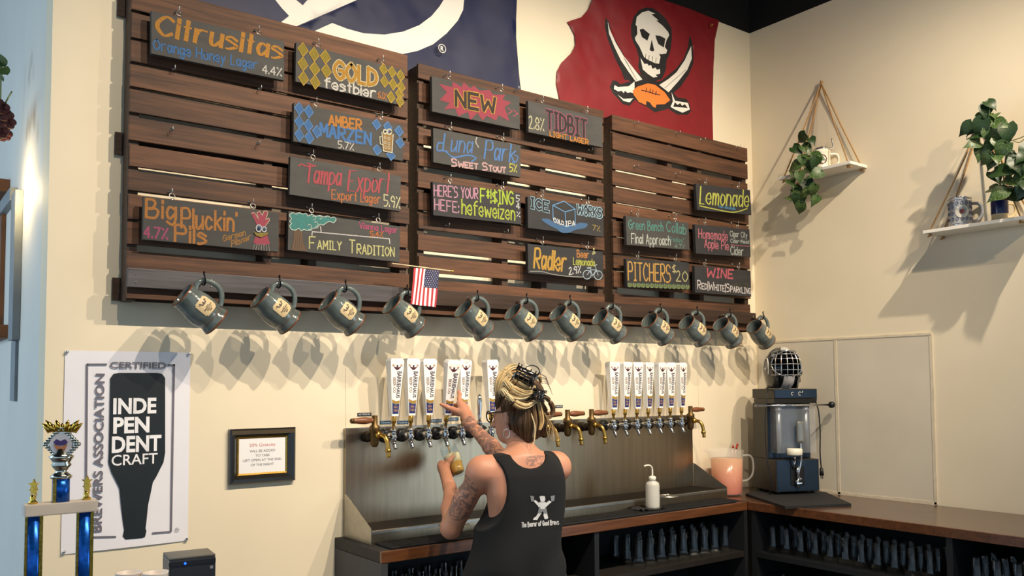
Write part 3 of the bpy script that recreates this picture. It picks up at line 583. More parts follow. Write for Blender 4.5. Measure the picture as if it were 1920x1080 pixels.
LW = [[(650, 130), (690, 95), (740, 82), (795, 103), (765, 108), (822, 152), (800, 155), (850, 190), (890, 240), (898, 265), (880, 300), (868, 350), (888, 375), (880, 400), (845, 405), (828, 402), (840, 428), (832, 446), (695, 402), (670, 350), (640, 305), (635, 285), (652, 260), (650, 200), (640, 190)],
 [(692, 398), (720, 403), (745, 412), (770, 420), (800, 428), (835, 440), (828, 476), (800, 474), (745, 452), (708, 430)],
 [(680, 435), (710, 480), (735, 478), (745, 492), (765, 488), (775, 515), (800, 505), (812, 522), (835, 515), (835, 550), (800, 560), (815, 575), (780, 580), (740, 555), (700, 520)],
 [(440, 160), (455, 220), (500, 320), (560, 420), (640, 520), (700, 595), (650, 612), (600, 540), (540, 450), (490, 350), (450, 250)],
 [(1065, 345), (1070, 440), (1040, 520), (980, 600), (900, 690), (830, 635), (900, 590), (960, 540), (1020, 450)],
 [(495, 635), (520, 650), (600, 645), (640, 610), (645, 700), (615, 690), (590, 695), (570, 680), (560, 697), (545, 680), (520, 685), (490, 665)], [(515, 710), (560, 740), (635, 735), (610, 765), (560, 755)],
 [(920, 690), (945, 755), (1045, 770), (1060, 820), (1000, 845), (940, 820), (912, 800), (930, 760)]]
LK = [[(672, 225), (698, 217), (690, 208), (755, 255), (735, 305), (690, 280)], [(795, 265), (830, 270), (870, 290), (862, 355), (820, 330), (805, 300)], [(770, 295), (790, 380), (770, 385), (752, 375)], [(945, 765), (965, 785), (985, 772), (1000, 792), (1020, 780), (1042, 808), (930, 800)]]
OB = [(630, 680), (660, 650), (740, 625), (800, 635), (870, 690), (910, 750), (870, 780), (808, 782), (803, 806), (782, 798), (762, 765), (738, 753), (732, 785), (680, 760), (640, 710)]
def bar_(x0, y0, x1, y1, w): 
    d = math.hypot(x1-x0, y1-y0); nx, ny = -(y1-y0)/d*w/2, (x1-x0)/d*w/2
    return [(x0+nx, y0+ny), (x1+nx, y1+ny), (x1-nx, y1-ny), (x0-nx, y0-ny)]
LC = [bar_(695, 673, 835, 712, 7)]+[bar_(a, b, a-4, b+36, 6) for a, b in ((732, 655), (762, 662), (783, 670), (806, 678))]+[bar_(560, 430, 660, 605, 3), bar_(1030, 520, 870, 660, 3)]+[bar_(a, b, a-3, b+38, 4) for a, b in ((722, 405), (748, 415), (775, 422), (803, 430))]
lay = [(B4(p), 1) for p in LB]+[(B4(p), 2) for p in LW]+[(B4(p), 1) for p in LK]+[(B4(OB), 3)]+[(B4(p), 1) for p in LC]
def grom(t):
    q = at(1334, 47, 1, YW-.04); MB().tube([q+Vector((math.cos(a)*.011, 0, math.sin(a)*.011)) for a in [2*PI*k/14 for k in range(14)]], .003, 6, closed=True).build('grommet', brass, t)
flag('banner_flag', 'red flag with a white skull, crossed swords and an orange ball', ro, lay, [fred, fblk, fwhite, forg], YW-.006, .042, 9.7, .03, grom)
# ------------------------------------------------------------ counters and cabinets
ZC = H-.6885; CT = .045; YC = 3.171; XC0 = 1.708; XC1 = 4.09
ct = thing('back_counter', 'dark counter with a walnut front edge under the beer taps', 'counter', (2.9, 3.4, ZC-CT))
MB().box((XC0, YC+.022, ZC-CT), (XC1, YW-.003, ZC), .002).build('worktop', cabd_m, ct)
MB().box((XC0, YC, ZC-CT-.001), (XC1-.0, YC+.0215, ZC+.001), .003).build('front_edge', oak_m, ct)
rc = thing('side_counter', 'long walnut counter along the right wall', 'counter', (4.44, 2.3, ZC-CT))
MB().box((XC1+.0225, 1.35, ZC-CT), (XR-.008, YW-.003, ZC+.0005), .002).build('worktop', top_m, rc)
MB().box((XC1+.0005, 1.35, ZC-CT-.001), (XC1+.022, YC, ZC+.001), .003).build('front_edge', oak_m, rc)
cabs = []
cb = thing('bar_cabinet', 'open black cabinet under the taps with glass shelves and a grey end panel', 'cabinet', (2.9, 3.4, 0))
MB().box((XC0, YC+.003, .0), (XC0+.03, YW-.003, ZC-CT-.002), .001).build('end_panel', cab_m, cb)
MB().box((XC1-.03, YC+.003, 0), (XC1, YW-.003, ZC-CT-.002)).build('side_panel', cabd_m, cb)
MB().box((2.9, YC+.01, 0), (2.93, YW-.02, ZC-CT-.002)).build('divider', cabd_m, cb)
MB().box((XC0+.031, YW-.02, 0), (XC1-.031, YW-.005, ZC-CT-.002)).build('back_panel', cabd_m, cb)
SZ = [ZC-.28, ZC-.56, .08]
for z in SZ:
    for a, b in ((XC0+.031, 2.899), (2.931, XC1-.031)): MB().box((a, YC+.006, z-.03), (b, YW-.021, z), .001).build('shelf', M('shelf_black', '#26221f', .4), cb)
cr = thing('bar_cabinet', 'open black cabinet full of glasses under the right counter', 'cabinet', (4.44, 2.3, 0))
for y in (3.14, 2.02, 1.37): MB().box((XC1+.012, y-.015, 0), (XR-.01, y+.015, ZC-CT-.002)).build('side_panel', cabd_m, cr)
MB().box((XR-.02, 1.39, 0), (XR-.005, 3.12, ZC-CT-.002)).build('back_panel', cabd_m, cr)
for z in SZ:
    for a, b in ((2.036, 3.124), (1.386, 2.004)): MB().box((XC1+.012, a, z-.03), (XR-.021, b, z)).build('shelf', cabd_m, cr)
glass_m = bpy.data.materials.new('clear_glass'); glass_m.use_nodes = True; nt = glass_m.node_tree; nt.nodes.remove(nt.nodes['Principled BSDF'])
tr = nt.nodes.new('ShaderNodeBsdfTransparent'); tr.inputs[0].default_value = (.95, .97, .98, 1); gl = nt.nodes.new('ShaderNodeBsdfGlossy'); gl.inputs['Roughness'].default_value = .04
lw = nt.nodes.new('ShaderNodeLayerWeight'); pw = nt.nodes.new('ShaderNodeMath'); pw.operation = 'POWER'; pw.inputs[1].default_value = 4.5; fr = nt.nodes.new('ShaderNodeMath'); fr.operation = 'MULTIPLY_ADD'; fr.inputs[1].default_value = .30; fr.inputs[2].default_value = .03; nt.links.new(lw.outputs['Facing'], pw.inputs[0]); nt.links.new(pw.outputs[0], fr.inputs[0]); mx = nt.nodes.new('ShaderNodeMixShader')
nt.links.new(fr.outputs[0], mx.inputs[0]); nt.links.new(tr.outputs[0], mx.inputs[1]); nt.links.new(gl.outputs[0], mx.inputs[2]); nt.links.new(mx.outputs[0], nt.nodes['Material Output'].inputs[0])
GP = [(0, .000), (.026, .0), (.028, .004), (.031, .05), (.0365, .095), (.0375, .10), (.0385, .105), (.0425, .15), (.0405, .15), (.035, .10), (.029, .05), (.025, .012), (0, .012)]
def upside(P): return [(r, .15-z) for r, z in P]
pg = MB().lathe(upside(GP), n=14).build('pint_glass', glass_m, None, local=True, cat='glass')
first = [True]
def put_glass(x, y, z, label, group):
    o = pg if first[0] else pg.copy()
    if not first[0]: C.objects.link(o)
    first[0] = False; o.location = (x, y, z+.0005); o['label'] = label; o['group'] = group; o['category'] = 'glass'
for i in range(9):
    for j in range(3): put_glass(3.98-i*.088, 3.25+j*.09, SZ[0], 'upside-down pint glass in the rows left of the cabinet corner, upper shelf', 'pint glasses on the upper shelf below the bottle')
for i in range(11):
    for j in range(3 if i != 9 else 0): put_glass(3.72-i*.088, 3.25+j*.09, SZ[1], 'upside-down pint glass on the dark shelf under the first row', 'pint glasses on the lower shelf below the bottle')
for i in range(11):
    for j in range(3): put_glass(1.80+i*.088, 3.23+j*.09, SZ[0], 'upside-down pint glass under the counter left of the bartender', 'pint glasses left of the bartender')
for i in range(11):
    for j in range(3):
        put_glass(4.17+j*.09, 3.06-i*.091, SZ[0], 'pint glass under the right counter beneath the black machine', 'pint glasses under the right counter')
        if i < 6: put_glass(4.17+j*.09, 1.93-i*.091, SZ[0], 'pint glass under the nearest stretch of the right counter', 'pint glasses under the near right counter')
for i in range(11):
    put_glass(4.17, 3.06-i*.091, SZ[1], 'pint glass on the low shelf under the right counter', 'pint glasses on the low right shelf')
    put_glass(4.26, 3.06-i*.091, SZ[1], 'pint glass on the low shelf under the right counter', 'pint glasses on the low right shelf')
# ------------------------------------------------------------ backsplash with drip tray
XB0, XB1 = 1.75, 4.115; ZS = H-.195; YF = 3.34; ZT2 = ZC+.058
dt = thing('drip_tray', 'stainless steel backsplash and drip tray behind the beer taps', 'drip tray', (2.9, 3.5, ZC))
MB().box((XB0, YW-.022, ZC+.001), (XB1, YW-.0035, ZS), .001).build('backsplash', steel, dt)
MB().box((XB0-.002, YW-.024, ZS-.005), (XB1+.002, YW-.0225, ZS+.001)).build('top_lip', steelp, dt)
for x in (XB0-.0035, XB1+.0005):
    MB().poly([(x, YW-.0225, ZC+.001), (x, YW-.0225, ZC+.195), (x, YW-.04, ZC+.19), (x, YF, ZT2+.012), (x, YF, ZC+.001)], (.003, 0, 0)).build('gusset', steelp, dt)
MB().box((XB0, YF, ZC+.001), (XB1, YF+.003, ZT2), 0).box((XB0, YF+.003, ZC+.001), (XB1, YW-.023, ZC+.006)).build('tray', steel, dt)
MB().box((XB0, YF-.001, ZT2-.012), (XB1, YF+.018, ZT2+.001), .001).build('tray_rim', steelp, dt)
g = MB(); x = XB0+.01
while x < XB1-.01:
    g.box((x, YF+.019, ZT2-.006), (x+.0035, YW-.03, ZT2-.003)); x += .0105
for y in (YF+.05, YF+.12, YF+.2): g.box((XB0+.003, y, ZT2-.010), (XB1-.003, y+.004, ZT2-.0062))
g.build('grate', M('dark_grate', '#4a4846', .35, .8), dt, kind='stuff')
for u, v, r in ((852, 984, .07), (1252, 930, .062)):
    q = at(u, v, 2, ZT2-.001); m = MB()
    for k in range(4): m.tube([q+Vector((math.cos(a)*r*(1-k*.2), math.sin(a)*r*(1-k*.2), 0)) for a in [2*PI*t/24 for t in range(24)]], .002, 5, closed=True)
    for k in range(6): a = PI*k/6; m.cyl(q-Vector((math.cos(a)*r, math.sin(a)*r, 0)), q+Vector((math.cos(a)*r, math.sin(a)*r, 0)), .0015, n=5)
    m.cyl(q, q+Vector((0, 0, .012)), .008, n=10); m.build('glass_rinser', steelp, dt)
bm_ = MB()
bm_.box((XC0+.06, YC+.03, ZC+.0015), (XC1-.06, YF-.004, ZC+.010), .003)
for k in range(230):
    x = XC0+.066+k*.0099; bm_.box((x, YC+.036, ZC+.0095), (x+.005, YF-.009, ZC+.0125))
T(bm_.build('bar_mat', rubber, None), 'long ribbed black rubber mat in front of the drip tray', 'mat', kind=None)
# ------------------------------------------------------------ beer taps
YSH = YW-.0245; ZSH = H-.237
lab_n = M('label_navy', '#27306b', .45); lab_g = M('label_gold', '#b08a3c', .4, .3); lab_t = M('label_text', '#43343c', .5); lab_r = M('label_red', '#4c1c22', .5); lab_b = M('label_brown', '#8c6c54', .5)
def handle_parts(parent):
    """white tapered tap handle, base at local origin, front towards -Y"""
    m = MB(); b0, b1, d0, d1, h = .0175, .0365, .012, .023, .268
    P = [Vector((sx*b, sy*d, z)) for z, b, d in ((0, b0, d0), (h-.012, b1, d1), (h, b1-.006, d1-.004)) for sx, sy in ((-1, -1), (1, -1), (1, 1), (-1, 1))]
    m.ring([P[0:4], P[4:8], P[8:12]]); hd = m.build('tap_handle', white_m, parent, local=True)
    def F(x, z, o=.0006):   # x in -1..1 across, z 0..1 up
        zz = z*(h-.012); t = z; return Vector((x*(b0+(b1-b0)*t), -(d0+(d1-d0)*t)-o, zz))
    lb = []
    def add(name, mat, fn): k = MB(); fn(k); lb.append(k.build(name, mat, hd, local=True))
    add('label_print', lab_n, lambda k: k.add([F(-.88, .04), F(.88, .04), F(.88, .225), F(0, .21), F(-.88, .245)], [(0, 1, 2, 3, 4)]))
    add('label_print', lab_g, lambda k: k.add([F(-.9, .25), F(0, .215), F(.9, .23), F(.9, .285), F(0, .27), F(-.9, .305)], [(0, 1, 4, 5), (1, 2, 3, 4)]))
    def vt(txt, xc, w, z0, z1, bold=.0):
        V, Fc, _ = btext(txt, bold)
        return lambda k: k.add([F(xc-w/2+w*b, z1+(z0-z1)*a, .0009) for a, b in V], Fc)
    add('label_print', lab_t, vt('BARRIEHAUS', .40, .76, .33, .81, .02)); add('label_print', lab_b, vt('BEER CO', -.42, .50, .42, .70, .012))
    def emb(k):
        for P in ([(-.62, .925), (-.45, .895), (-.15, .885), (.15, .885), (.45, .895), (.62, .925), (.52, .885), (.22, .845), (0, .835), (-.22, .845), (-.52, .885)], [(-.12, .887), (.12, .887), (.14, .925), (-.14, .925)]):
            k.add([F(x, z, .0009) for x, z in P], [tuple(range(len(P)))])
    add('label_print', lab_r, emb)
    def mugs_(k):
        for s_ in (-1, 1): k.add([F(s_*.62+a, b, .0012) for a, b in ((-.14, .905), (.14, .905), (.14, .94), (-.14, .94))], [(0, 1, 2, 3)])
    add('label_print', M('label_tan', '#b89878', .5), mugs_)
    def scr(k):
        for txt, z, w_ in (('All Beer', .145, 1.0), ('Tradition', .085, 1.2)):
            S, W = strokes(txt)
            for pl_ in S: ribbon(k, [F(-w_/2+w_*q.x/W, z+q.y/6*.045, .0010) for q in pl_], .0011, Vector((0, -1, 0)))
    add('label_print', M('label_orange', '#b08a70', .5), scr)
    return hd
def make_tap():
    t = thing('beer_tap', '', 'beer tap', (0, 0, 0))
    MB().lathe([(0, 0), (.031, 0), (.033, -.006), (.029, -.016), (.017, -.020), (0, -.020)], axis=(0, 1, 0), n=20).build('flange', blackp, t, local=True)
    MB().lathe([(.011, -.015), (.0135, -.022), (.0135, -.040), (.016, -.045), (.016, -.060), (.012, -.064), (.012, -.08)], axis=(0, 1, 0), n=16, cap=True).build('shank', chrome, t, local=True)
    MB().lathe([(0, -.026), (.012, -.025), (.0145, -.018), (.0145, .014), (.011, .020), (.014, .025), (.014, .031), (.009, .037), (0, .037)], (0, -.085, 0), n=16).sphere((0, -.102, -.002), .0095, 8, (1, .5, 1)).build('faucet_body', chrome, t, local=True)
    MB().tube(catmull([(0, -.085, -.018), (0, -.088, -.03), (0, -.096, -.041), (0, -.103, -.056)], 4), [.0105, .0105, .010, .010, .010, .0095, .0095, .0095, .009, .009, .009, .009, .009][:13], 12).build('spout', chrome, t, local=True)
    hv = bpy.data.objects.new('handle_stem', None)
    MB().lathe([(0, .037), (.0065, .037), (.0065, .060), (.0105, .062), (.0115, .072), (.0115, .093), (.010, .095), (0, .095)], (0, -.085, 0), n=14).build('ferrule', brass, t, local=True)
    return t
tap0 = make_tap(); h0 = handle_parts(tap0); h0.location = (0, -.085, .095)
def tapx(u): return at(u, 813, 1, YSH-.085).x
TAPS = [738, 770, 804, 835.5, 867, 921, 1151, 1172.5, 1195, 1216, 1237, 1257.5, 1278.5]
TL = ['white-handled beer tap just right of the left wooden-handled tap', 'white-handled beer tap, second of the left bank', 'white-handled beer tap, third of the left bank, left of the one being pulled', 'white-handled beer tap pulled forward by the bartender over the glass', 'white-handled beer tap partly hidden behind the pulled handle',
 'white-handled beer tap just left of the bartender\'s head', 'white-handled beer tap, first of the right bank beside a wooden lever', 'white-handled beer tap, second of the right bank', 'white-handled beer tap, third of the right bank', 'white-handled beer tap in the middle of the right bank', 'white-handled beer tap, third from the right end', 'white-handled beer tap, second from the right end', 'white-handled beer tap at the right end of the right bank']
for i, u in enumerate(TAPS):
    t = tap0 if i == 0 else copy_tree(tap0)
    t.location = (tapx(u), YSH, ZSH); t['label'] = TL[i]; t['group'] = 'beer taps with white branded handles'
    hd = [k for k in C.objects if k.parent is t and k.name.startswith('tap_handle')][0]
    fe = [k for k in C.objects if k.parent is t and k.name.startswith('ferrule')][0]
    tilt = {3: .20, 0: .02, 1: -.02, 6: -.03, 10: .03}.get(i, 0); roll = random.uniform(-.03, .03); yaw = random.uniform(-.12, .12)
    pv = Vector((0, -.085, .037)); Rm = Matrix.Rotation(roll, 3, 'Y') @ Matrix.Rotation(tilt, 3, 'X')
    hd.location = pv+Rm @ Vector((0, 0, .058)); hd.rotation_euler = (Rm @ Matrix.Rotation(yaw, 3, 'Z')).to_euler()
    fe.rotation_euler = Rm.to_euler(); fe.location = pv-Rm @ pv
# chrome-handled tap
t = copy_tree(tap0); t.location = (tapx(899), YSH, ZSH); t['label'] = 'stout tap with a slim chrome handle between the white ones'; t['group'] = 'beer taps'
for k in [k for k in C.objects if k.parent is t and (k.name.startswith('tap_handle') or k.name.startswith('ferrule'))]:
    for j in [j for j in C.objects if j.parent is k]: bpy.data.objects.remove(j)
    bpy.data.objects.remove(k)
MB().lathe([(0, .037), (.013, .037), (.013, .055), (.0085, .062), (.010, .09), (.0145, .13), (.0145, .16), (.010, .185), (0, .192)], (0, -.085, 0), n=18).build('tap_handle', chrome, t, local=True)
# old brass taps with turned wooden levers
lever_m = M('turned_wood', '#7d4a2c', .35, amt=.25, scale=10, stretch=(1, 6, 6), coat=.4)
def wood_tap(u, s_, label):
    t = thing('beer_tap', label, 'beer tap', (tapx(u), YSH, ZSH), 'old brass taps with turned wooden levers')
    MB().lathe([(0, 0), (.024, 0), (.026, -.01), (.018, -.016), (.018, -.022), (.022, -.026), (.022, -.042), (.013, -.048), (.013, -.07)], axis=(0, 1, 0), n=14, cap=True).build('shank', M('tarnished_bronze', '#3a3026', .45, .7, amt=.3, scale=40), t, local=True)
    MB().lathe([(0, -.045), (.012, -.042), (.018, -.03), (.020, -.01), (.020, .025), (.024, .03), (.024, .05), (.0135, .058), (.0135, .10), (0, .10)], (0, -.082, 0), n=16).build('tap_body', oldbrass, t, local=True)
    MB().tube(catmull([(.004, -.087, .012), (.012, -.112, .012), (.021, -.139, .004), (.027, -.152, -.022), (.030, -.156, -.055), (.032, -.158, -.088)], 4), .0100, 12).cyl((.0295, -.155, -.05), (.030, -.156, -.064), .0135, n=12).cyl((.005, -.097, .012), (.012, -.112, .012), .016, n=14).build('spout', brass, t, local=True)
    o = Vector((0, -.082, .078)); ax = Vector((s_, 0, 0))
    MB().lathe([(0, .008), (.010, .010), (.012, .014), (.009, .019), (.0135, .026), (.0165, .05), (.0155, .07), (.0125, .095), (.0125, .108), (.009, .112), (0, .113)], o, ax, n=18).build('lever', lever_m, t, local=True)
    MB().lathe([(0, .1085), (.012, .109), (.0115, .118), (.006, .123), (0, .124)], o, ax, n=14).build('lever_cap', oldbrass, t, local=True)
    return t
wood_tap(703, -1, 'old brass tap with wooden lever at the left end of the backsplash')
wood_tap(1021, 1, 'old brass tap with wooden lever just right of the bartender\'s hair')
wood_tap(1065, 1, 'old brass tap with wooden lever, middle one right of the bartender')
wood_tap(1110, 1, 'old brass tap with wooden lever nearest the right bank of white handles')
wood_tap(1296, 1, 'old brass tap with wooden lever at the right end of the backsplash')
# little tap labels stuck on the wall and lip
stb = M('sticker_blue', '#2a5a80', .4); stk = M('sticker_black', '#141416', .4); stw = M('sticker_text', '#cfd6da', .5)
STK = [(683, 777, .036, stk, 'NO PRESSURE', 'small black printed label above the left wooden lever'), (723, 792, .030, stb, 'Citrusitas', 'small blue label below the first white handle'), (755, 792, .030, stb, 'Festbier', 'small blue label below the second white handle'), (816, 789, .036, stb, 'TAMPA EXP', 'small blue label left of the pulled handle'), (850, 786, .030, stb, 'FAMILY', 'small blue label behind the pulled handle'), (1048, 762, .026, stk, 'WATER', 'small black label above the wooden levers right of the bartender')]
for u, v, wd, mt, tx, lb in STK:
    q = at(u, v, 1, YW-.002); t = thing('tap_label', lb, 'label', (q.x, YW-.002, q.z-.005), 'tiny labels over the taps')
    MB().box((q.x-wd, YW-.0042, q.z-.008), (q.x+wd, YW-.0022, q.z+.008)).build('label_strip', mt, t)
    m = MB(); ptext(m, tx, (q.x-wd*.85, YW-.0046, q.z-.0045), (wd*1.7, 0, 0), (0, 0, .009), .01); m.build('lettering', stw, t)
# ------------------------------------------------------------ wash bottle
q = at(1224, 952, 2, ZC+.013); q.y = 3.27; q.x = at(1224, 952, 1, 3.27).x
wbm = M('translucent_plastic', '#dcdad0', .45, trans=.25, amt=.03); wbl = M('white_plastic', '#e6e2d2', .4)
t = thing('wash_bottle', 'translucent plastic wash bottle with a bent spout on the bar mat', 'bottle', (q.x, q.y, ZC+.013))
MB().lathe([(0, .001), (.034, .001), (.037, .005), (.0375, .02), (.0375, .125), (.034, .14), (.018, .150), (.018, .152), (0, .152)], tuple(t.location), n=24).build('bottle_body', wbm, t)
MB().lathe([(0, .1525), (.0195, .1525), (.0195, .172), (.012, .176), (0, .177)], tuple(t.location), n=20).build('cap', wbl, t)
o = Vector(t.location); MB().tube(catmull([o+Vector(p) for p in ((0, 0, .177), (0, 0, .205), (-.004, 0, .222), (-.02, 0, .234), (-.05, 0, .235), (-.062, 0, .231))], 4), .0048, 8).build('spout', wbl, t)
rag = MB(); q = at(1175, 948, 2, ZC+.014)
rg = [[Vector((q.x-.09+.18*i/8, 3.22+.10*j/5+.01*math.sin(i), ZC+.0145+.014*abs(noise.noise(Vector((i*.6, j*.6, 3))))*2)) for i in range(9)] for j in range(6)]
rag.ring(rg, close_u=False, cap=False); T(rag.build('bar_cloth', M('black_cloth', '#1a1a1c', .85), None), 'crumpled black bar cloth left of the wash bottle', 'cloth')
# ------------------------------------------------------------ pitcher of pink lemonade with stirrers
qx, qy = at(1366, 930, 1, 3.48).x, 3.48
qx, qy = 4.262, 3.455
pc = thing('plastic_pitcher', 'clear plastic pitcher of pink lemonade left of the black machine', 'pitcher', (qx, qy, ZC+.001))
o = Vector(pc.location)
pp = bpy.data.materials.new('clear_plastic'); pp.use_nodes = True; nt = pp.node_tree; b = nt.nodes['Principled BSDF']; b.inputs['Base Color'].default_value = (.9, .86, .8, 1); b.inputs['Alpha'].default_value = .16; b.inputs['Roughness'].default_value = .15
lem = bpy.data.materials.new('pink_lemonade'); lem.use_nodes = True; nt = lem.node_tree; b = nt.nodes['Principled BSDF']; b.inputs['Roughness'].default_value = .2
tcn = nt.nodes.new('ShaderNodeTexCoord'); sx = nt.nodes.new('ShaderNodeSeparateXYZ'); rp = nt.nodes.new('ShaderNodeValToRGB'); nt.links.new(tcn.outputs['Generated'], sx.inputs[0]); nt.links.new(sx.outputs['Z'], rp.inputs[0]); nt.links.new(rp.outputs[0], b.inputs['Base Color'])
rp.color_ramp.elements[0].color = lin('#d8603c')+[1]; rp.color_ramp.elements[1].color = lin('#d29c70')+[1]; b.inputs['Alpha'].default_value = .95
k = []; 
def oval(r, z, sp=0):
    P = []
    for j in range(32):
        a = 2*PI*j/32; rr = r*1.16*(1+sp*max(0, math.cos(a-math.radians(160)))**14); P.append(o+Vector((math.cos(a)*rr, math.sin(a)*rr, z*1.18)))
    return P
m = MB(); m.smooth = True; m.ring([oval(.001, .002), oval(.075, .002), oval(.079, .01), oval(.084, .15), oval(.088, .205, .25), oval(.092, .232, .42), oval(.0925, .236, .42)], cap=False); m.build('jug', pp, pc)
m = MB(); m.smooth = True; m.ring([oval(.073, .006), oval(.077, .012), oval(.0835, .19)]); m.build('lemonade', lem, pc)
m = MB(); m.tube(catmull([o+Vector(p) for p in ((.082, -.056, .24), (.118, -.085, .24), (.134, -.096, .20), (.130, -.094, .13), (.105, -.075, .09), (.072, -.05, .085))], 4), .0065, 8).build('handle', pp, pc)
red = M('red_plastic', '#b02a22', .35); clr = M('clear_stick', '#d8b0a0', .2)
for i, (a, b_) in enumerate((((-.0, -.02, .13), (.000, -.05, .29)), ((.02, -.02, .13), (.026, -.055, .285)), ((.03, -.01, .13), (.04, -.05, .30)))):
    t = thing('drink_stirrer', ['red-topped stirrer in the pitcher, left of three', 'red-topped stirrer in the pitcher, middle and lowest of three', 'red-topped stirrer in the pitcher, right of three'][i], 'stirrer', tuple(o+Vector(a)), 'stirrers in the pitcher')
    MB().cyl(o+Vector(a), o+Vector(b_), .002, n=6).build('stick', clr, t); d = (Vector(b_)-Vector(a)).normalized()
    MB().cyl(o+Vector(b_), o+Vector(b_)+d*.018, .0065, .005, n=8).build('knob', red, t)
# ------------------------------------------------------------ framed gratuity notice
P = [at(u, v, 1, YW-.012) for u, v in ((430, 805), (553, 803), (553, 900), (429, 909))]
x0, x1, z0, z1 = P[0].x, P[1].x, P[2].z, P[0].z
t = thing('picture_frame', 'black and bronze framed notice about 20% gratuity on the wall', 'frame', ((x0+x1)/2, YW-.01, z0))
fw = .045
def bevelframe(mb, x0, x1, z0, z1, prof):
    """prof: (inset, y) pairs from the outside in"""
    R_ = [[Vector((x0+i, y, z0+i)), Vector((x1-i, y, z0+i)), Vector((x1-i, y, z1-i)), Vector((x0+i, y, z1-i))] for i, y in prof]
    mb.ring(R_, cap=False)
m = MB(); bevelframe(m, x0, x1, z0, z1, [(0, YW-.001), (0, YW-.020), (.006, YW-.026), (.020, YW-.024), (fw-.012, YW-.012)]); m.build('frame_moulding', M('frame_black', '#1d1a18', .25, coat=.6), t)
m = MB(); m.box((x0+.007, YW-.0268, z1-.024), (x1-.007, YW-.0255, z1-.007), 0); m.build('bronze_edge', M('bronze_foil', '#6a5a45', .35, .7), t, label='bronze-coloured top moulding')
m = MB(); bevelframe(m, x0+fw-.012, x1-fw+.012, z0+fw-.012, z1-fw+.012, [(0, YW-.0121), (.003, YW-.015), (.010, YW-.010)]); m.build('inner_rim', brass, t)
MB().box((x0+fw-.004, YW-.0095, z0+fw-.004), (x1-fw+.004, YW-.0085, z1-fw+.004)).build('notice_paper', paper2_m, t)
tm = M('print_grey', '#5a5a60', .6); tr_ = M('print_red', '#c25a50', .6); cx = (x0+x1)/2; Hh = z1-z0-2*fw; W = x1-x0-2*fw
for txt, f, ww, hh, mt in (('20% Gratuity', .80, .58, .115, tr_), ('WILL BE ADDED', .635, .56, .072, tm), ('TO TABS', .50, .31, .072, tm), ('LEFT OPEN AT THE END', .365, .85, .072, tm), ('OF THE NIGHT', .225, .51, .072, tm)):
    m = MB(); ptext(m, txt, (cx-W*ww/2, YW-.0099, z0+fw+Hh*f-Hh*hh/2), (W*ww, 0, 0), (0, 0, Hh*hh)); m.build('lettering', mt, t)
# ------------------------------------------------------------ certified independent craft poster
x0, x1, z0, z1 = at(122, 657, 1, YW-.004).x, at(357, 660, 1, YW-.004).x, H-.628, H+.141
YQ = YW-.004
t = thing('wall_poster', 'white poster with a black upside-down bottle reading Independent Craft', 'poster', ((x0+x1)/2, YQ, z0))
m = MB(); m.smooth = True
m.ring([[Vector((x0+(x1-x0)*i/16, YQ-.004*max(0, 1-j/3)*math.sin(PI*i/16), z0+(z1-z0)*j/12)) for i in range(17)] for j in range(13)], close_u=False, cap=False); m.build('poster_sheet', paper_m, t)
for a, b in ((x0+.006, z1-.006), (x1-.006, z1-.006), (x1-.006, z0+.008), (x0+.01, z0+.01)): MB().sphere((a, YQ-.008, b), .0065, 6, (1, .7, 1)).cyl((a, YQ-.004, b), (a, YQ-.0005, b), .002, n=6).build('push_pin', chrome, t)
PX = lambda u, v: (lambda q: Vector((q.x, YQ-.0055, q.z)))(at(u, v, 1, YQ-.0055))
gy = M('poster_grey', '#6e6a74', .5); bk = M('poster_black', '#1c2226', .45); wt = M('poster_white', '#f2f0f2', .4)
Z5 = lambda p: z2(2.25, 0, 600, p)
m = MB()
def pline(a, b, w=.007):
    a, b = PX(*a), PX(*b); d = (b-a).normalized(); n_ = Vector((-d.z, 0, d.x))*w/2; m.add([a-n_, b-n_, b+n_, a+n_], [(0, 1, 2, 3)])
for a, b in (((368, 187), (452, 187)), ((368, 184), (362, 915)), ((362, 917), (490, 915)), ((708, 190), (738, 190)), ((735, 187), (722, 893)), ((722, 893), (642, 900))): pline(*Z5([a, b]))
m.build('border_line', gy, t, kind='stuff')
bp = Z5([(500, 223), (665, 223), (685, 228), (697, 245), (697, 560), (690, 600), (660, 660), (645, 685), (638, 720), (625, 780), (618, 850), (614, 880), (618, 890), (612, 915), (600, 920), (530, 926), (518, 912), (524, 885), (520, 860), (512, 790), (505, 710), (490, 680), (470, 640), (458, 600), (460, 560), (466, 245), (478, 228)])
m = MB(); m.add([PX(*p) for p in bp], [tuple(range(len(bp)))]); m.build('bottle_print', bk, t)
for txt, c, mt, bold in (('CERTIFIED', ((464, 204), (700, 204), (464, 176)), gy, .025), ('INDE', ((477, 398), (659, 395), (477, 330)), wt, .035), ('PEN', ((477, 480), (630, 476), (477, 411)), wt, .035), ('DENT', ((471, 562), (680, 553), (471, 492)), wt, .035), ('CRAFT', ((470, 616), (664, 612), (470, 570)), wt, .01), ('BREWERS ASSOCIATION', ((430, 893), (442, 226), (390, 893)), gy, .025)):
    q = [PX(*p) for p in Z5(c)]; m = MB(); o_ = q[0]; ex = q[1]-q[0]; ez = q[2]-q[0]
    for p_ in (o_,): p_.y -= .0008
    ex.y = ez.y = 0
    if txt[0] == 'B': ex = Vector((0, 0, ex.length)); ez = Vector((-ez.length, 0, 0))
    else: ex = Vector((ex.length, 0, 0)); ez = Vector((0, 0, ez.length))
    ptext(m, txt, o_, ex, ez, bold); m.build('lettering', mt, t)
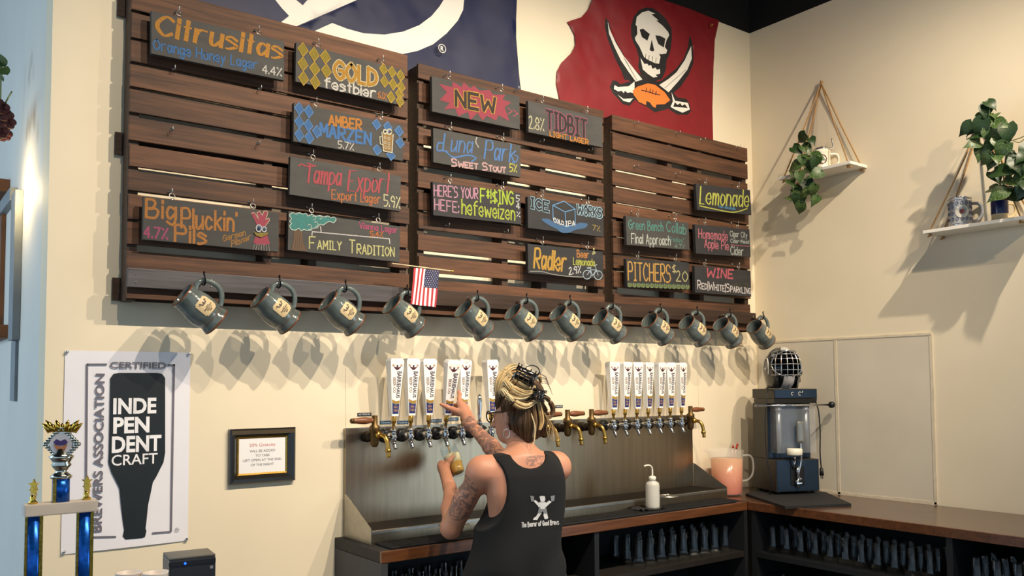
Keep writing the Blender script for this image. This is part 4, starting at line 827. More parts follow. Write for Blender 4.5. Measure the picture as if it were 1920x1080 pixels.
m = MB(); q = PX(332, 993); m.tube([q+Vector((math.cos(a)*.008, 0, math.sin(a)*.008)) for a in [2*PI*k/14 for k in range(14)]], .0007, 4, closed=True); ptext(m, 'R', q+Vector((-.003, 0, -.004)), (.006, 0, 0), (0, 0, .008)); m.build('registered_mark', gy, t)
# ------------------------------------------------------------ small stars and stripes flag on a stick
a, b = at(735, 494, 1, 3.395), at(845, 508, 1, 3.37)
t = thing('hand_flag', 'small stars and stripes flag on a stick at the left pallet', 'flag', tuple(a))
MB().cyl(a, b, .003, n=8).build('stick', M('pale_wood', '#d8c49c', .5), t)
MB().lathe([(0, 0), (.005, .003), (.003, .008), (.0045, .012), (0, .024)], b, (b-a).normalized(), n=8).build('finial', brass, t)
TLc, TRc, BRc, BLc = at(776, 502, 1, 3.387), at(823, 507, 1, 3.374), at(817, 576, 1, 3.374), at(769, 570, 1, 3.387)
def fp(u_, v_): 
    p = (TLc*(1-u_)+TRc*u_)*(1-v_)+(BLc*(1-u_)+BRc*u_)*v_; return p+Vector((0, -.004*math.sin(u_*7+v_*2), 0))
m = MB(); ms = []
for i in range(13):
    for j in range(10):
        m.add([fp(i/13, j/10), fp((i+1)/13, j/10), fp((i+1)/13, (j+1)/10), fp(i/13, (j+1)/10)], [(0, 1, 2, 3)])
        ms.append(2 if (i >= 6 and j < 5) else (0 if i % 2 == 0 else 1))
m.m = ms; m.sm = [True]*len(ms); fc = m.build('flag_cloth', [M('flag_stripe_red', '#b02a34', .6), M('flag_stripe_white', '#ece8e2', .6), M('flag_canton', '#22264e', .6)], t)
m = MB()
for r in range(9):
    for c in range(6 if r % 2 == 0 else 5):
        q = fp(6/13+(7/13)*((c+.5+(0 if r % 2 == 0 else .5))/6.1), .5*(r+.6)/9.3)-Vector((0, .0008, 0))
        m.add([q+Vector((math.sin(k*PI/5)*(.0022 if k % 2 == 0 else .0010), 0, math.cos(k*PI/5)*(.0022 if k % 2 == 0 else .0010))) for k in range(10)], [tuple(range(10))])
m.build('stars', M('star_white', '#f0eeee', .6), fc, kind='stuff')
# ------------------------------------------------------------ black machine on the right counter
def fwp(u, v, d): return Vector((0, 0, H))+ray(u, v)*d
MX = lambda p: [Vector((min(at(u, v, 2, ZC+.01).x, XR-.012), at(u, v, 2, ZC+.01).y, ZC+.0012)) for u, v in p]
m = MB().poly(MX([(1398, 927), (1472, 951), (1596, 946), (1548, 924), (1470, 912), (1425, 916)]), (0, 0, .014)); T(m.build('machine_mat', rubber, None), 'black rubber mat under the black machine', 'mat')
MW, MD, MH = .29, .27, .634
FL = Vector((4.385, 3.185, ZC+.0185)); ex_ = Vector((.91, -.41, 0)).normalized(); ey_ = Vector((.41, .91, 0)).normalized()
mc = thing('juicer_machine', 'black press machine with clear front, lever arm and hanging cord', 'machine', tuple(FL))
mc.rotation_euler = (0, 0, math.atan2(ex_.y, ex_.x))
mblk = M('machine_black', '#23262a', .32, .3, amt=.08); mside = M('machine_side', '#2b2a28', .42, .2, amt=.08); msheen = M('machine_front_sheen', '#22303f', .28, .5, amt=.06)  # front plates carry the blue sheen of reflected daylight in their base colour
def loc(mb, name, mat, par=None, **k): return mb.build(name, mat, par or mc, local=True, **k)
loc(MB().box((0, 0, .012), (MW, MD, .205), .004), 'lower_body', mside)
loc(MB().box((.006, -.003, .016), (MW-.006, -.0005, .202)), 'front_plate', msheen, label='dark lower front plate, tinted blue for reflected daylight')
loc(MB().box((0, .09, .206), (MW, MD, .545), .003), 'column', mside)
loc(MB().box((.004, .087, .21), (MW-.004, .0895, .54)), 'back_plate', msheen)
loc(MB().box((.0, .0, .575), (MW, MD, MH), .005).poly([(0, .002, .574), (0, .012, .546), (0, .25, .546), (0, .25, .574)], (MW, 0, 0)), 'head', mside)
loc(MB().box((.004, -.003, .58), (MW-.004, -.0005, MH-.004)), 'head_plate', msheen)
wm_ = MB()
for a, s_ in ((.12, 1), (.17, 1.2)): wm_.tube([Vector((a+math.cos(t)*.008*s_, -.0045, .605+math.sin(t)*.009*s_)) for t in [.6+k*.5 for k in range(10)]], .0016, 5)
wm_.tube([(.185, -.0045, .61), (.19, -.0045, .622)], .0018, 5); loc(wm_, 'white_marks', wbl)
acr = bpy.data.materials.new('clear_acrylic'); acr.use_nodes = True; b = acr.node_tree.nodes['Principled BSDF']; b.inputs['Base Color'].default_value = (.75, .82, .9, 1); b.inputs['Alpha'].default_value = .07; b.inputs['Roughness'].default_value = .05
m = MB()
for a, b_, c, d in ((.015, .004, .018, .088), (MW-.018, .004, MW-.015, .088), (.015, .001, MW-.015, .004)): m.box((a, b_, .245), (c, d, .54))
loc(m, 'clear_guard', acr)
m = MB()
for x in (.05, .235): m.cyl((x, .045, .25), (x, .045, .535), .017, n=16).cyl((x, .045, .50), (x, .045, .515), .021, n=16).cyl((x, .045, .545), (x, .045, .53), .026, n=16)
loc(m, 'guide_column', M('grey_column', '#8c9096', .3, .6), kind='stuff')
loc(MB().cyl((-.135, -.012, .535), (MW+.075, -.012, .535), .006, n=10), 'axle_bar', chrome)
loc(MB().sphere((MW+.09, -.012, .535), .021, 10), 'ball_knob', blackp, label='black ball knob')
loc(MB().box((.125, -.045, .31), (.172, -.020, .44), .012), 'lever_pad', M('satin_metal', '#8e8e88', .35, .7), label='rounded grey lever pad')
loc(MB().tube(catmull([(.150, -.032, .31), (.152, -.034, .25), (.15, -.03, .19), (.135, -.028, .13), (.13, -.02, .09)], 4), .0055, 8), 'lever_arm', chrome)
loc(MB().lathe([(0, .235), (.042, .235), (.045, .24), (.045, .272), (.041, .275), (0, .275)], (.11, -.03, 0), n=24), 'cup', wbl, label='small off-white cup')
loc(MB().cyl((.11, -.03, .234), (.11, -.03, .20), .006, n=10).cyl((.11, -.03, .2), (.11, -.012, .15), .006, n=8), 'cup_stem', chrome)
loc(MB().box((.095, -.006, .05), (.185, -.0032, .165), .003), 'recess_plate', M('machine_recess', '#0c0d0f', .5))
loc(MB().cyl((.135, -.018, .165), (.135, -.018, .10), .011, n=12).cyl((.135, -.02, .10), (.135, -.02, .035), .006, n=10).sphere((.125, -.022, .075), .010, 6).sphere((.148, -.022, .09), .010, 6).box((.12, -.03, .062), (.155, -.01, .07)), 'valve', chrome)
loc(MB().cyl((.03, .03, 0), (.03, .03, .012), .012).cyl((MW-.03, .03, 0), (MW-.03, .03, .012), .012).cyl((.03, MD-.03, 0), (.03, MD-.03, .012), .012).cyl((MW-.03, MD-.03, 0), (MW-.03, MD-.03, .012), .012), 'feet', blackp, kind='stuff')
loc(MB().tube(catmull([(.002, .10, MH+.004), (-.004, .07, MH+.004), (-.03, .03, .60), (-.05, .02, .50), (-.055, .02, .35), (-.05, .01, .20), (-.035, .0, .08), (-.03, .02, .006), (-.01, .06, .006)], 5), .0042, 8), 'power_cord', blackp)
loc(MB().tube(catmull([(MW+.004, .03, .56), (MW+.012, .01, .50), (MW+.014, 0, .38), (MW+.010, 0, .24), (MW+.016, 0, .15)], 5), .004, 8), 'power_cord', blackp)
loc(MB().cyl((MW+.016, 0, .15), (MW+.018, 0, .105), .010, .014, n=10).cyl((MW+.012, 0, .105), (MW+.012, 0, .085), .0025, n=6).cyl((MW+.024, 0, .105), (MW+.024, 0, .085), .0025, n=6), 'plug', blackp)
# ------------------------------------------------------------ goalie mask on top of the machine
gx = FL+ex_*.125+ey_*.12; gz = FL.z+MH+.001
hm = thing('goalie_mask', 'black and white hockey goalie mask with a wire cage on top of the machine', 'helmet', (gx.x, gx.y, gz), None, (0, 0, math.radians(-34)))
RX, RY, RZ, cz = .108, .132, .132, .128
def em(a, e, s_=1.0):   # a azimuth from -Y (front), e elevation
    return Vector((math.sin(a)*math.cos(e)*RX*s_, -math.cos(a)*math.cos(e)*RY*s_, cz+math.sin(e)*RZ*s_))
m = MB(); m.smooth = True; n_, k_ = 48, 24
for i in range(n_):
    for j in range(k_):
        a0, a1 = -PI+2*PI*i/n_, -PI+2*PI*(i+1)/n_; e0, e1 = -1.15+2.7*j/k_, -1.15+2.7*(j+1)/k_; ac, ec = (a0+a1)/2, (e0+e1)/2
        if (abs(ac)/1.02)**3+(abs(ec-.22)/.66)**3 < 1: continue
        m.add([em(a, min(e, 1.57)) for a, e in ((a0, e0), (a1, e0), (a1, e1), (a0, e1))], [(0, 1, 2, 3)])
        m.add([em(a, min(e, 1.57), .93) for a, e in ((a0, e0), (a1, e0), (a1, e1), (a0, e1))], [(3, 2, 1, 0)])
m.ring([[Vector((math.sin(a)*RX*s_, -math.cos(a)*RY*s_, z)) for a in [.62+(2*PI-1.24)*i/30 for i in range(31)]] for z, s_ in ((.002, .82), (.03, .90), (.06, .96), (.09, .985))], close_u=False, cap=False)
sh = m.build('mask_shell', M('mask_dark', '#1c2026', .25, amt=.3, scale=9, coat=.6, col2='#8c8c90', thr=.62), hm, local=True)
m = MB()
for a in (-.75, -.45, -.15, .15, .45, .75): m.tube([em(a*(1.0 if abs(e) < .5 else .92), e, 1.06+.05*math.cos(a)) for e in [-.40+1.25*k/10 for k in range(11)]], .0027, 6)
for e in (-.30, -.08, .16, .40, .62, .80): m.tube([em(a, e, 1.06+.05*math.cos(a)) for a in [-1.0+2.0*k/12 for k in range(13)]], .0027, 6)
m.tube([em(math.cos(t)*.99, .22+math.sin(t)*.62, 1.05) for t in [2*PI*k/30 for k in range(30)]], .0035, 6, closed=True)
m.build('wire_cage', chrome, hm, local=True)
m = MB(); m.smooth = True
m.ring([[em((-.55+1.1*i/8)*w_, e, s_+.05*(1-abs(i-4)/4)) for i in range(9)] for e, w_, s_ in ((-1.08, 1.25, 1.07), (-.92, .95, 1.08), (-.75, .75, 1.09), (-.55, .62, 1.08), (-.38, .60, 1.06))], close_u=False, cap=False); ch = m.build('chin_guard', M('mask_white', '#b4b2b0', .35, amt=.2, scale=14), hm, local=True)
m = MB(); q = lambda x, z: em(x, z, 1.145)
m.add([q(-.08, -.95), q(.06, -.83), q(-.01, -.83), q(.10, -.68), q(-.05, -.80), q(.02, -.81)], [(0, 1, 2, 3, 4, 5)]); m.build('bolt_mark', navy, ch, local=True)
m = MB(); q = lambda x, z: em(-1.55+x, .0+z, 1.012)
ring_p = [q(math.cos(t)*.33, math.sin(t)*.48) for t in [2*PI*k/24 for k in range(24)]]
m.tube(ring_p, .003, 6, closed=True); m.add([q(-.1, -.4), q(.16, .02), q(.02, .02), q(.12, .40), q(-.16, -.06), q(-.02, -.06)], [(0, 1, 2, 3, 4, 5)]); m.build('side_bolt_mark', fwhite, sh, local=True)
m = MB(); m.smooth = True; m.ring([[em(-.5+1.0*i/8, e, 1.02) for i in range(9)] for e in (.95, 1.1, 1.3)], close_u=False, cap=False); m.build('white_stripe', M('mask_white', '#c6c4c0'), sh, local=True)
MB().tube([em(1.0, -.3, 1.04), em(1.25, -.2, 1.05), em(1.6, -.1, 1.04)], .008, 8).box((.083, -.05, .04), (.098, -.02, .07), .003).build('side_strap', blackp, hm, local=True)
# ------------------------------------------------------------ hanging shelves
shw = M('shelf_white', '#e6e2d8', .5, amt=.04, scale=20); rope_m = M('jute_rope', '#a8804e', .85, amt=.3, scale=180, bump=.5); leafm = M('variegated_leaf', '#3c5c2c', .42, amt=.3, scale=26, col2='#a4b06c', thr=.62)
leafd = M('dark_leaf', '#2a4522', .42, amt=.3, scale=26, col2='#6c8648', thr=.66); stem_m = M('vine_stem', '#5c6a3a', .6)
def shelf(y0, y1, z, ap, label):
    t = thing('hanging_shelf', label, 'shelf', (4.71, (y0+y1)/2, z), 'rope-hung white shelves')
    MB().box((4.61, y0, z), (XR-.003, y1, z+.018), .002).build('shelf_board', shw, t)
    a = Vector((XR-.016, ap, z+.61)); m = MB()
    MB().cyl((XR-.026, ap, z+.618), (XR-.001, ap, z+.612), .004, n=8).build('nail', chrome, t)
    for y, s_ in ((y0+.03, 1), (y1-.03, -1)):
        for x in (4.635, XR-.018):
            P = [a+Vector((-.004, s_*.004, 0)), (a*.5+Vector((x, y, z+.018))*.5)+Vector((0, s_*.004, -.004)), Vector((x, y, z+.018))]
            r = MB().tube(P, .0042, 8)
            r.sphere((x, y, z-.008), .009, 6); r.tube([(x, y, z-.008), (x+.012, y-s_*.02, z-.014)], .0045, 6); r.build('rope', rope_m, t)
    MB().sphere(tuple(a), .010, 6).build('rope_knot', rope_m, t)
    return t
ZS1, ZS2 = H+1.297, H+.815
shelf(2.78, 3.285, ZS1, 3.065, 'white rope-hung shelf nearer the room corner with the lidded stein')
shelf(1.84, 2.36, ZS2, 2.10, 'white rope-hung shelf at the right edge with the grey stein')
leaf_me = {}
def leaf_mesh(mat):
    if mat.name in leaf_me: return leaf_me[mat.name]
    m = MB(); m.smooth = True; L_ = [(0, 0), (.28, .04), (.46, .22), (.47, .45), (.33, .70), (.14, .90), (0, 1.0)]
    V = []; 
    rows = [(0, .04), (.26, .0), (.42, .16), (.43, .36), (.32, .60), (.17, .80), (.06, .96), (0, 1.12)]
    R_ = [[Vector((s_*w, y-(.09 if abs(s_) == 1 and i == 1 else 0), .16*abs(s_*w)+.10*math.sin(y*3)-.12*y*y)) for s_ in (-1, -.5, 0, .5, 1)] for i, (w, y) in enumerate(rows)]
    m.ring(R_, close_u=False, cap=False); o = m.build('leaf', mat, None, local=True); leaf_me[mat.name] = o.data; bpy.data.objects.remove(o)
    return leaf_me[mat.name]
def plant(label, leaves, vines, base, px, seed, size=.075):
    rnd = random.Random(seed); t = thing('trailing_plant', label, 'plant', base, 'artificial pothos on the shelves')
    for i, (u, v) in enumerate(leaves):
        x = px-.06*rnd.random(); q = at(u, v, 0, x)
        o = bpy.data.objects.new('leaf', leaf_mesh(leafm if rnd.random() < .6 else leafd)); C.objects.link(o); o.parent = t
        s_ = size*rnd.uniform(.8, 1.25)
        down = Vector((rnd.uniform(-.45, .15), rnd.uniform(-.8, .8), -1+rnd.uniform(0, .9))).normalized()
        nr = Vector((-1, -.5, .35+rnd.uniform(-.3, .5))); nr = (nr-down*nr.dot(down)).normalized(); sd = down.cross(nr)
        R_ = Matrix((sd, down, nr)).transposed()
        o.matrix_local = Matrix.Translation(q-down*s_*.5-Vector(base)) @ R_.to_4x4() @ Matrix.Scale(s_, 4)
    for P in vines:
        MB().tube(catmull([at(u, v, 0, px-.02) for u, v in P], 4), .0022, 6).build('vine', stem_m, t)
    return t
Z6 = lambda p: z2(3.857, 1440, 140, p); Z7 = lambda p: z2(3.725, 1720, 170, p)
plant('leafy green vine trailing over the left end of the shelf by the corner', Z6([(245, 460), (210, 545), (265, 590), (320, 480), (360, 600), (195, 665), (300, 690), (250, 620), (345, 720), (170, 780), (290, 800), (330, 840), (220, 840), (150, 895), (250, 880), (340, 915), (235, 965), (185, 710), (230, 740), (300, 640), (280, 540), (340, 640), (200, 900), (275, 860)]), [Z6([(300, 470), (270, 600), (260, 720), (240, 850), (235, 940)]), Z6([(280, 520), (200, 650), (180, 780), (160, 880)])], (4.60, 3.2, ZS1), 4.597, 5)
plant('leafy green vine climbing over the ropes of the shelf at the right edge', Z7([(515, 100), (480, 145), (540, 175), (455, 215), (340, 270), (400, 270), (590, 235), (630, 300), (490, 310), (600, 350), (385, 375), (560, 370), (440, 440), (500, 400), (560, 480), (620, 410), (600, 570), (550, 605), (520, 500), (640, 640), (545, 690), (610, 700), (680, 730), (720, 610), (740, 700), (730, 470), (700, 520), (745, 420), (650, 480), (480, 480), (560, 730), (440, 260), (540, 300), (420, 320), (590, 420), (510, 210), (650, 560), (700, 650), (780, 560), (790, 680)]), [Z7([(510, 90), (500, 250), (560, 400), (600, 560), (600, 700)]), Z7([(410, 210), (360, 240), (345, 330)]), Z7([(650, 350), (720, 330), (780, 300), (720, 360), (670, 350)])], (4.60, 2.1, ZS2), 4.597, 8, .085)
def stein(label, u, v, z, x, r, h, mat, badge, lid=False, extra=None):
    q = at(u, v, 0, x); t = thing('beer_stein', label, 'stein', (x, q.y, z+.0185), 'steins on the rope-hung shelves'); o = Vector(t.location)
    MB().lathe([(0, 0), (r*1.02, 0), (r*1.05, .006), (r, .014), (r*.98, .02), (r*.97, h*.85), (r*1.0, h*.88), (r*.99, h), (r*.92, h), (r*.90, .02), (0, .02)], o, n=28).build('body', mat, t)
    MB().tube(catmull([o+Vector(p) for p in ((r*.7, -r*.6, h*.82), (r*1.35, -r*1.15, h*.80), (r*1.55, -r*1.3, h*.5), (r*1.2, -r*1.0, h*.25), (r*.7, -r*.6, h*.22))], 5), r*.16, 8).build('handle', mat, t)
    def sp(a, z_, of=.001): an = math.radians(215)+a; return o+Vector((math.cos(an)*(r*.985+of), math.sin(an)*(r*.985+of), z_))
    for (R_, mt, of) in badge:
        m = MB(); m.add([sp(math.cos(k*PI/12)*R_/r, h*.5+math.sin(k*PI/12)*R_, of) for k in range(24)], [tuple(range(24))]); m.build('badge', mt, t)
    if lid:
        MB().lathe([(r*1.03, h), (r*1.03, h+.006), (r*.8, h+.014), (r*.3, h+.02), (.006, h+.028), (0, h+.03)], o, n=24, cap=True).tube(catmull([o+Vector(p) for p in ((r*.75, -r*.65, h+.005), (r*1.0, -r*.9, h+.02), (r*.95, -r*.85, h+.05), (r*.9, -r*.8, h+.075))], 4), .005, 8).build('pewter_lid', chrome, t)
    if extra: extra(t, o, r, h, sp)
    return t
cer = M('ceramic_white', '#e6e0cc', .2, coat=.4); dred = M('badge_red', '#5c2a2a', .5); bw = M('badge_white', '#d8d4cc', .5)
stein('white stein with a pewter lid and dark round badge on the shelf', 1541, 300, ZS1, 4.72, .052, .135, cer, [(.030, dred, .0015), (.018, bw, .0022)], lid=True)
gst = M('grey_stoneware', '#8f9298', .3, amt=.25, scale=30, coat=.3); cob = M('cobalt_scroll', '#39425c', .4)
def scroll(t, o, r, h, sp):
    m = MB()
    for k in range(-4, 5):
        for zz in (.25, .45, .65, .78):
            a = k*.42
            if abs(a) < .6 and .3 < zz < .75: continue
            m.tube([sp(a+math.cos(s_)*.13*(1-.06*s_), h*zz+math.sin(s_)*.011*(1-.06*s_), .0005) for s_ in [j*.8 for j in range(9)]], .0014, 4)
    m.build('cobalt_scrollwork', cob, t, kind='stuff')
    for zz in (.06, .88, .97): MB().lathe([(r*1.0, h*zz), (r*1.03, h*zz+.003), (r*1.0, h*zz+.006)], o, n=28).build('silver_band', chrome, t)
stein('grey stein with blue scrollwork and a crest on the right-hand shelf', 1800, 395, ZS2, 4.70, .058, .160, gst, [(.034, M('badge_pale', '#c2c0b4', .4), .002), (.013, dred, .003)], extra=scroll)
def blu(t, o, r, h, sp): MB().lathe([(r*1.0, h*.35), (r*1.03, h*.4), (r*1.03, h*.9), (r, h*.95)], o, n=24).build('cobalt_band', M('cobalt_glaze', '#1c2250', .2), t)
stein('cream stein with a cobalt band half hidden by the hanging leaves', 1874, 385, ZS2, 4.70, .040, .115, M('cream_stoneware', '#cdb68a', .4, amt=.1), [], extra=blu)
# ------------------------------------------------------------ near bar ledge with trophy, card terminal and bowls
nb = thing('bar_ledge', 'dark wooden ledge below the trophy', 'counter', (.5, 2.1, 0))
MB().box((.02, 1.8, 1.0), (.80, 2.42, 1.04), .004).build('ledge_top', top_m, nb)
MB().box((.06, 1.86, 0), (.76, 2.36, .9985), .003).build('ledge_base', cabd_m, nb)
gold = M('gold_plastic', '#e0b64c', .18, 1, amt=.1); silv = M('silver_plastic', '#c8cac0', .16, 1, amt=.15, scale=60); blue = M('holo_blue', '#0f58b8', .25, .6, amt=.35, scale=90); marb = M('marble_cream', '#cfc0ae', .35, amt=.1, scale=15); gstrip = M('gold_strip', '#8a7430', .25, .9, amt=.5, scale=160)
D_ = 2.16; pL, pR = fwp(62, 1000, D_-.03), fwp(161, 1000, D_+.05); zb_ = 1.0415
tc_ = (pL+pR)/2; yT = tc_.y
cL, cR = Vector((tc_.x-.058, yT, 0)), Vector((tc_.x+.058, yT, 0))
tp = thing('trophy', 'tall trophy with two blue columns and a purple-centred figure', 'trophy', (tc_.x, yT, zb_))
zbar = fwp(115, 964, D_).z
MB().box((tc_.x-.095, yT-.04, zb_), (tc_.x+.095, yT+.04, zb_+.028), .003).build('marble_base', marb, tp)
MB().box((tc_.x-.083, yT-.024, zbar), (tc_.x+.083, yT+.024, zbar+.030), .003).build('marble_bar', marb, tp)
for c in (cL, cR):
    MB().cyl((c.x, c.y, zb_+.0285), (c.x, c.y, zbar-.0005), .0165, n=20).build('blue_column', blue, tp)
    m = MB()
    for a in (math.radians(-38), math.radians(185)): 
        q = Vector((c.x+math.cos(a)*.0172, c.y+math.sin(a)*.0172, 0)); m.box((q.x-.004, q.y-.004, zb_+.029), (q.x+.004, q.y+.004, zbar-.001), 0)
    m.build('gold_strip', gstrip, tp)
zc = zbar+.0305
hc = fwp(115, 898, D_).z-zc
MB().cyl((tc_.x, yT, zc), (tc_.x, yT, zc+hc), .0205, n=20).build('blue_column', blue, tp); MB().box((tc_.x-.021, yT-.017, zc), (tc_.x-.013, yT-.011, zc+hc)).build('gold_strip', gstrip, tp)
z0 = zc+hc
MB().lathe([(0, 0), (.024, 0), (.026, .006), (.018, .012), (.012, .018), (.018, .026), (.024, .034), (.020, .040), (.026, .050), (.030, .056), (.016, .062), (.012, .075), (0, .076)], (tc_.x, yT, z0), n=20).build('figure_base', silv, tp)
cc = Vector((tc_.x, yT, fwp(116, 834, D_).z)); vx = Vector((.8, -.6, 0))
m = MB()
for k in range(4):
    a0, a1 = PI/2*k, PI/2*(k+1)
    p0 = cc+vx*math.cos(a0)*.042+Vector((0, 0, math.sin(a0)*.042)); p1 = cc+vx*math.cos(a1)*.042+Vector((0, 0, math.sin(a1)*.042))
    for j in range(7): m.sphere(p0+(p1-p0)*j/7, .0068, 4)
m.build('beaded_diamond', silv, tp, kind='stuff')
nrm = Vector((-.6, -.8, 0))
def disc(R_, off, mat, name, pts=None):
    P = [cc+nrm*off+vx*(a*R_)+Vector((0, 0, b_*R_)) for a, b_ in (pts or [(math.cos(k*PI/14), math.sin(k*PI/14)) for k in range(28)])]
    MB().poly(P, nrm*.002).build(name, mat, tp)
disc(.036, 0, silv, 'disc_back'); disc(.028, .003, M('disc_white', '#e2dad8', .4), 'medallion_disc')
disc(.024, .0055, M('disc_purple', '#4a3570', .5), 'medallion_print', [(-.75, .25), (-.45, .55), (0, .35), (.45, .55), (.75, .25), (.5, -.05), (0, -.12), (-.5, -.05)])
disc(.024, .0052, M('disc_orange', '#cc7a4c', .5), 'medallion_print', [(-.7, 0), (-.5, -.45), (0, -.62), (.5, -.45), (.7, 0), (0, -.25)])
m = MB()
for k in range(9):
    a = (k-4)*.28; b0 = cc+vx*math.sin(a)*.034+Vector((0, 0, .032)); m.tube([b0, b0+vx*math.sin(a)*.012+Vector((0, 0, .014+.006*(k % 2))), b0+vx*math.sin(a)*.024+Vector((0, 0, .022+.008*(k % 2)))], [.007, .006, .001], 8)
m.build('flame_crown', gold, tp, kind='stuff')
for u in (66, 161):
    q = fwp(u, 940, D_); q = Vector((tc_.x+(-.062 if u < 100 else .060), yT, zc))
    m = MB().lathe([(0, 0), (.010, 0), (.011, .004), (.005, .009), (.008, .015), (.004, .021), (0, .022)], q, n=12)
    for ctr, R_ in ((q+Vector((0, 0, .030)), .013), (q+Vector((0, 0, .046)), .015)):
        m.poly([ctr+vx*math.sin(k*PI/5)*(R_ if k % 2 == 0 else R_*.42)+Vector((0, 0, math.cos(k*PI/5)*(R_ if k % 2 == 0 else R_*.42))) for k in range(10)], Vector((.003, .004, 0)))
    m.build('star_figure', gold, tp)
# terminal
tD = 2.44; q = fwp(318, 1045, tD); q2 = fwp(397, 1040, tD+.10)
zt_ = fwp(318, 1044, tD).z
t = thing('receipt_printer', 'dark grey receipt printer with a blue light at the bottom edge', 'printer', (q.x, q.y, 1.0415)); t.rotation_euler = (0, 0, math.radians(-6))
hh = zt_-1.0415-.012; dk = M('printer_dark', '#26282e', .35)
MB().box((0, 0, 0), (.128, .12, hh), .004).build('case', dk, t, local=True)
MB().box((-.002, -.003, hh-.0165), (.127, -.0005, hh-.006)).build('paper_slot', blackp, t, local=True)
MB().box((.0, .004, hh+.0005), (.128, .115, hh+.006), .002).build('lid', M('printer_grey', '#5c5a54', .4), t, local=True)
MB().sphere((.042, -.004, hh-.011), .0035, 6).build('indicator_light', M('blue_led', '#1040ff', .4, emit=6), t, local=True)
MB().box((.112, -.0012, hh-.034), (.120, -.0002, hh-.026)).build('round_mark', M('mark_grey', '#8c8c90', .5), t, local=True)
for u, lb in ((241, 'pale bowl at the bottom edge, left of its neighbour'), (291, 'white bowl at the bottom edge beside the receipt printer')):
    q = fwp(u, 1072, 2.30); t = MB().lathe([(0, 0), (.024, 0), (.025, .004), (.033, q.z-1.0415-.004), (.034, q.z-1.0415), (.031, q.z-1.0415-.002), (.022, .006), (0, .006)], (q.x, q.y, 1.0415), n=28).build('paper_bowl', M('bowl_white', '#e8dcd0', .4), None)
    T(t, lb, 'bowl', 'bowls on the near ledge')
# ------------------------------------------------------------ left edge: rack and flowers on the side wall
XS = XL-.012
t = thing('wall_rack', 'grey metal and wood rack on the side wall at the left edge', 'rack', (XS, 4.5, at(30, 640, 0, XS).z), None)
def sb(u0, u1, v0, v1, th, name, mat):
    a, b = at(u0, (v0+v1)/2, 0, XS), at(u1, (v0+v1)/2, 0, XS); z0, z1 = at((u0+u1)/2, v1, 0, XS).z, at((u0+u1)/2, v0, 0, XS).z
    MB().box((XL-.001-th, a.y, z0), (XL-.001, b.y, z1), .001).build(name, mat, t)
rg = M('rack_grey', '#7d8488', .5, .3); rwd = M('rack_wood', '#6a4428', .6, amt=.3, scale=8)
sb(27, 35, 366, 637, .03, 'upright', rg); sb(-22, 26, 386, 408, .028, 'cross_bar', rg); sb(-22, 13, 364, 385, .05, 'wood_shelf', rwd); sb(-22, 12, 617, 640, .05, 'wood_shelf', rwd); sb(20, 28, 640, 752, .012, 'lower_strip', rg); sb(-20, 4, 409, 616, .02, 'back_slat', rwd)
q = at(14, 350, 0, .38)
l = lamp('POINT', 'rack_uplight', tuple(at(10, 352, 0, .44)), (0, 0, 0), 5, (1.0, .72, .35)); l.data.shadow_soft_size = .04
t = thing('dried_flowers', 'dark red flower bunch with green leaves at the left edge', 'flowers', tuple(at(2, 260, 0, .40)))
rnd = random.Random(3)
for u, v in ((2, 200), (10, 215), (-4, 225), (6, 235), (14, 228), (0, 245), (-10, 210), (8, 250)):
    c = at(u, v, 0, .42+rnd.uniform(-.03, .03)); m = MB()
    for k in range(7):
        a = k*.9; m.sphere(c+Vector((math.cos(a)*.018, math.sin(a*1.7)*.02, math.sin(a)*.018)), .016, 5, (1, .5, 1))
    m.build('blossom', M('dark_blossom', '#3a0f14', .7), t)
for u, v in ((4, 125), (9, 140), (2, 150), (-4, 135), (6, 118)):
    o = bpy.data.objects.new('leaf', leaf_mesh(leafm)); C.objects.link(o); o.parent = t; c = at(u, v, 0, .42); o.matrix_local = Matrix.Translation(c-Vector(t.location)) @ Matrix.Rotation(rnd.uniform(-1, 1), 4, 'Z') @ Matrix.Rotation(1.2, 4, 'X') @ Matrix.Scale(.05, 4)
MB().tube(catmull([at(0, 250, 0, .42), at(8, 200, 0, .42), at(22, 172, 0, .42)], 4), .003, 6).tube([at(0, 250, 0, .44), at(2, 125, 0, .43)], .003, 6).build('stem', stem_m, t)
